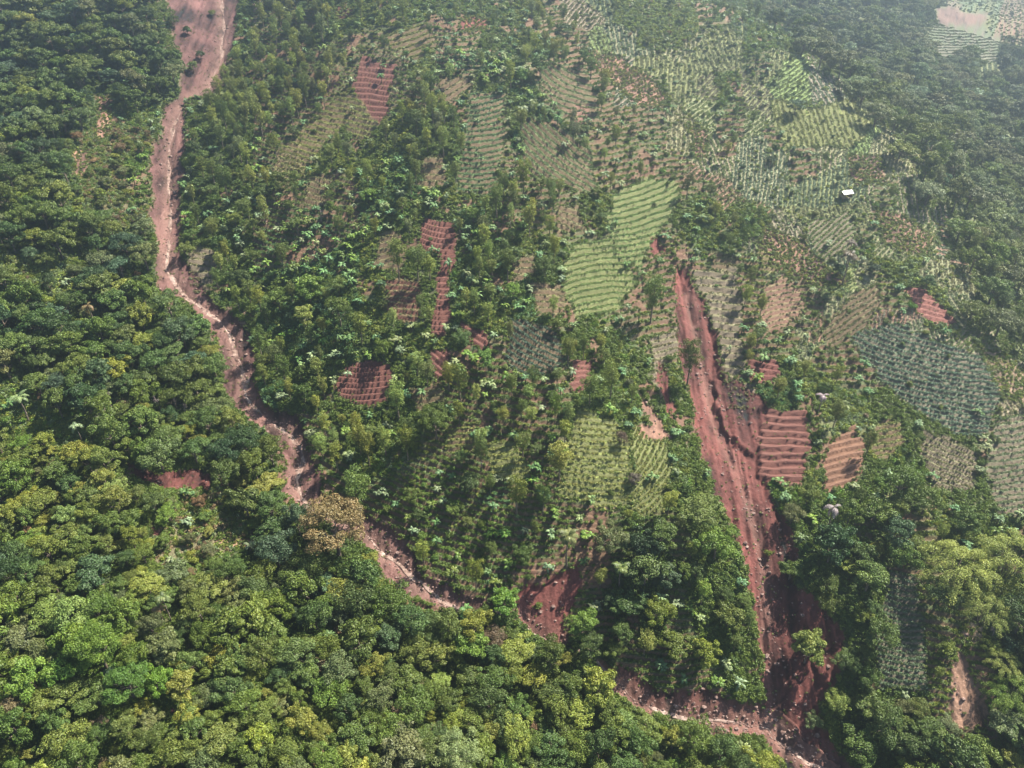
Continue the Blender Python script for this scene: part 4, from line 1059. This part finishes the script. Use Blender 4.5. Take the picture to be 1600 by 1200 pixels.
# crops standing in rows on the terraces and hillside plots
pts = []
n = 2400000
ux = (RS.rand(n) * 2 - 1); uy = RS.rand(n) * 560 + 60
uhw = np.interp(uy, YR, HWX); ux = ux * uhw * 1.3
uz = ground(ux, uy, GZ0); upx, upy, udp = project(ux, uy, uz)
wx_, wy_ = warp(upx, upy)
sd_ex = excl_at(upx, upy)
used = np.zeros(n, bool)
def add_crops(idx, frac, dens, colr, lo, hi, smin, smax):
    sel = idx[(frac > lo) & (frac < hi) & (RS.rand(len(idx)) < dens)]
    zz_ = ground(ux[sel], uy[sel])
    for i, z_ in zip(sel, zz_):
        j = random.uniform(.72, 1.3); s = random.uniform(smin, smax)
        cr = colr(i) if callable(colr) else colr
        pts.append((ux[i], uy[i], z_ - .05, random.uniform(0, 6.28), s, s * random.uniform(.7, 1.2), random.randrange(3), (cr[0] * j * random.uniform(.85, 1.15), cr[1] * j, cr[2] * j * random.uniform(.8, 1.2))))
for f in FIELDS:
    if f[2] is None: continue
    d = sdf(wx_, wy_, f[0]); m = np.where(d > 0)[0]
    if not len(m): continue
    ph = row_phase(upx[m], upy[m], f)
    add_crops(m, ph - np.floor(ph), f[6], f[2], .25, .72, .55, .95)
ccv = cover(upx, upy)
m = np.where(is_plot(upx, upy, ccv) & (sd_ex < -1) & (upx < 1720) & (upy > -80))[0]
k = patch_of(upx[m], upy[m]); ph = patch_phase(upx[m], upy[m], k)
kk = dict(zip(m.tolist(), k.tolist()))
add_crops(m, ph - np.floor(ph), .8, lambda i: PATCH[kk[i]][5], .22, .88, .35, .7)
for f in SOILS:
    if f[2] <= .4:
        d = sdf(wx_, wy_, f[0]); m = np.where(d > -2)[0]
        for tn in ('olive', 'green', 'yellow'):
            add_crops(m, np.full(len(m), .5), .07, TINTS[tn], 0, 1, .5, 1.3)
# sparse seedlings on the bare red terraces and weeds creeping over the edges of the slides
e = sd_ex; m = np.where((e > -1) & (e < 3) & (RS.rand(n) < .30))[0]
add_crops(m, np.full(len(m), .5), .8, TINTS['green'], 0, 1, .5, 1.1)
m = np.where((e > 3) & (RS.rand(n) < .012))[0]
add_crops(m, np.full(len(m), .5), .8, TINTS['olive'], 0, 1, .4, .8)
print('crops', len(pts))
co = scatter('crop_rows_vegetation', 'crop', pts, 'leafy crops planted in rows along the terraces')

# ------------------------------------------------------------------ muddy stream
def ribbon(px_pts, wfun, name, mat, lift=.1, t0=0.0, t1=1.0):
    P = np.stack(cast_fn(H0, *np.array(px_pts, float).T), -1)
    seg = np.hypot(*np.diff(P, axis=0).T); cum = np.concatenate([[0], np.cumsum(seg)])
    s = np.arange(cum[-1] * t0, cum[-1] * t1, .6)
    X = np.interp(s, cum, P[:, 0]); Y = np.interp(s, cum, P[:, 1])
    X = X + 1.1 * fbm(s / 9, s * 0 + 3, 71, 3); Y = Y + .8 * fbm(s / 9, s * 0 + 8, 72, 3)
    tx = np.gradient(X); ty = np.gradient(Y); L = np.hypot(tx, ty) + 1e-9; nx_, ny_ = -ty / L, tx / L
    w = wfun(s)
    V = []; K = 7
    for q in range(K):
        f = (q / (K - 1) - .5) * 2
        a = X + nx_ * w * f; b = Y + ny_ * w * f
        V.append(np.stack([a, b, ground(a, b) + lift * (1 - f * f) - .04 * abs(f)], -1))
    V = np.stack(V, 1).reshape(-1, 3)
    # level each cross-section a little so that water reads as water
    VV = V.reshape(len(s), K, 3); VV[:, :, 2] = VV[:, :, 2] * .45 + VV[:, :, 2].mean(1, keepdims=True) * .55 + .04
    n_ = len(s); a0 = (np.arange(n_ - 1)[:, None] * K + np.arange(K - 1)[None]).ravel()
    o = link(name, np_mesh(name, VV.reshape(-1, 3), np.stack([a0, a0 + K, a0 + K + 1, a0 + 1], -1), [mat], smooth=True))
    return o
wv = lambda s: np.clip(.40 + 1.0 * fbm(s / 6, s * 0, 81, 3) + .8 * fbm(s / 25, s * 0, 82, 2), .06, 1.9)
st = ribbon(STREAM_PX, wv, 'stream_water', M_WATER)
tag(st, 'pale muddy stream rushing down the bed of the red scar', kind='structure')

# boulders and debris in the slide beds
rng = np.random.RandomState(4)
cubeV, cubeF = [], []
o_ = 0
cand = np.where((soil > .9) & inv & (gpx > 0) & (gpx < 1600) & (gpy > 0) & (gpy < 1200))[0]
wgt = np.exp(-dstream[cand] / 3.0) + .10 + .5 * np.exp(-rill[cand] / 3.0)
pickr = rng.choice(cand, 1800, p=wgt / wgt.sum())
ring = []
for i in pickr:
    s = rng.uniform(.10, .36) * (2.0 if rng.rand() < .1 else 1)
    V = []
    for (th, k_) in [(0, 1), (.9, 6), (1.7, 6), (math.pi, 1)]:
        for q in range(k_):
            a = q * 2 * math.pi / k_ + rng.rand() * .4
            rr = s * rng.uniform(.75, 1.2)
            V.append((gx[i] + rr * math.sin(th) * math.cos(a) * 1.2, gy[i] + rr * math.sin(th) * math.sin(a), gz[i] + rr * .8 * math.cos(th) + s * .2))
    cubeV += V
    for q in range(6):
        q2 = (q + 1) % 6
        cubeF += [(o_, o_ + 1 + q, o_ + 1 + q2), (o_ + 13, o_ + 7 + q2, o_ + 7 + q), (o_ + 1 + q, o_ + 7 + q, o_ + 7 + q2), (o_ + 1 + q, o_ + 7 + q2, o_ + 1 + q2)]
    o_ += 14
ro = link('rubble', np_mesh('rubble', np.array(cubeV), np.array(cubeF), [M_ROCK]))
tag(ro, 'stones and clods strewn over the landslide beds', kind='stuff')

# ------------------------------------------------------------------ the white-roofed hut on the open slope
def box(x0, y0, z0, x1, y1, z1):
    V = np.array([(x, y, z) for z in (z0, z1) for y in (y0, y1) for x in (x0, x1)], float)
    return V, np.array([(0, 2, 3, 1), (4, 5, 7, 6), (0, 1, 5, 4), (2, 6, 7, 3), (0, 4, 6, 2), (1, 3, 7, 5)])
x, y = cast_fn(H0, 1320, 310)
hx, hy = float(x[0]), float(y[0]); hz = float(ground(hx, hy)[0])
hut = link('field_hut', None); hut.location = (hx, hy, hz + .2); hut.rotation_euler = (0, 0, .35)
tag(hut, 'small white-roofed hut alone on the pale open slope', 'hut')
V, Fq = merge([(np.array([(-2.3, -1.7, 2.1), (2.3, -1.7, 2.1), (2.3, 0, 2.95), (-2.3, 0, 2.95), (-2.3, -1.7, 2.16), (2.3, -1.7, 2.16), (2.3, 0, 3.01), (-2.3, 0, 3.01)]), np.array([(0, 3, 2, 1), (4, 5, 6, 7), (0, 1, 5, 4), (1, 2, 6, 5), (2, 3, 7, 6), (3, 0, 4, 7)])),
               (np.array([(-2.3, 0, 2.95), (2.3, 0, 2.95), (2.3, 1.7, 2.1), (-2.3, 1.7, 2.1), (-2.3, 0, 3.0), (2.3, 0, 3.0), (2.3, 1.7, 2.16), (-2.3, 1.7, 2.16)]), np.array([(0, 3, 2, 1), (4, 5, 6, 7), (0, 1, 5, 4), (1, 2, 6, 5), (2, 3, 7, 6), (3, 0, 4, 7)]))])
link('roof', np_mesh('hut_roof', V, Fq, [M_TIN]), hut)
for sx in (-1.9, 1.9):
    for sy in (-1.35, 1.35):
        link('post', np_mesh('hut_post', *box(sx - .06, sy - .06, -1.2, sx + .06, sy + .06, 2.25), [M_PLANK]), hut)
link('wall', np_mesh('hut_wall', *merge([box(-1.84, 1.30, .35, 1.84, 1.36, 1.5), box(-1.94, -1.29, .35, -1.88, 1.29, 1.5), box(1.88, -1.29, .35, 1.94, 1.29, 1.5)]), [M_PLANK]), hut)
link('floor_deck', np_mesh('hut_deck', *box(-1.84, -1.36, .2, 1.84, 1.28, .32), [M_THATCH]), hut)

# ------------------------------------------------------------------ haze over the whole valley
mh, nt, b = new_mat('haze')
nt.nodes.remove(b)
pv = N(nt, 'ShaderNodeVolumePrincipled')
pv.inputs['Color'].default_value = (.70, .86, 1.0, 1)
pv.inputs['Density'].default_value = HAZE_DENSITY
pv.inputs['Anisotropy'].default_value = HAZE_G
nt.links.new(pv.outputs[0], nt.nodes['Material Output'].inputs['Volume'])
zmin, zmax = float(gz.min()) - 1, max(float(gz.max()) + 25, ZC + 6)
xm = float(np.abs(gx).max()) + 2
hz_o = link('haze', np_mesh('haze', *box(-xm, float(gy.min()) - 2, zmin, xm, float(gy.max()) + 2, zmax), [mh]))
tag(hz_o, 'thin bluish haze hanging in the mountain air', kind='stuff')
print('z range', zmin, zmax, 'verts', len(gx), 'indiv', len(indiv))
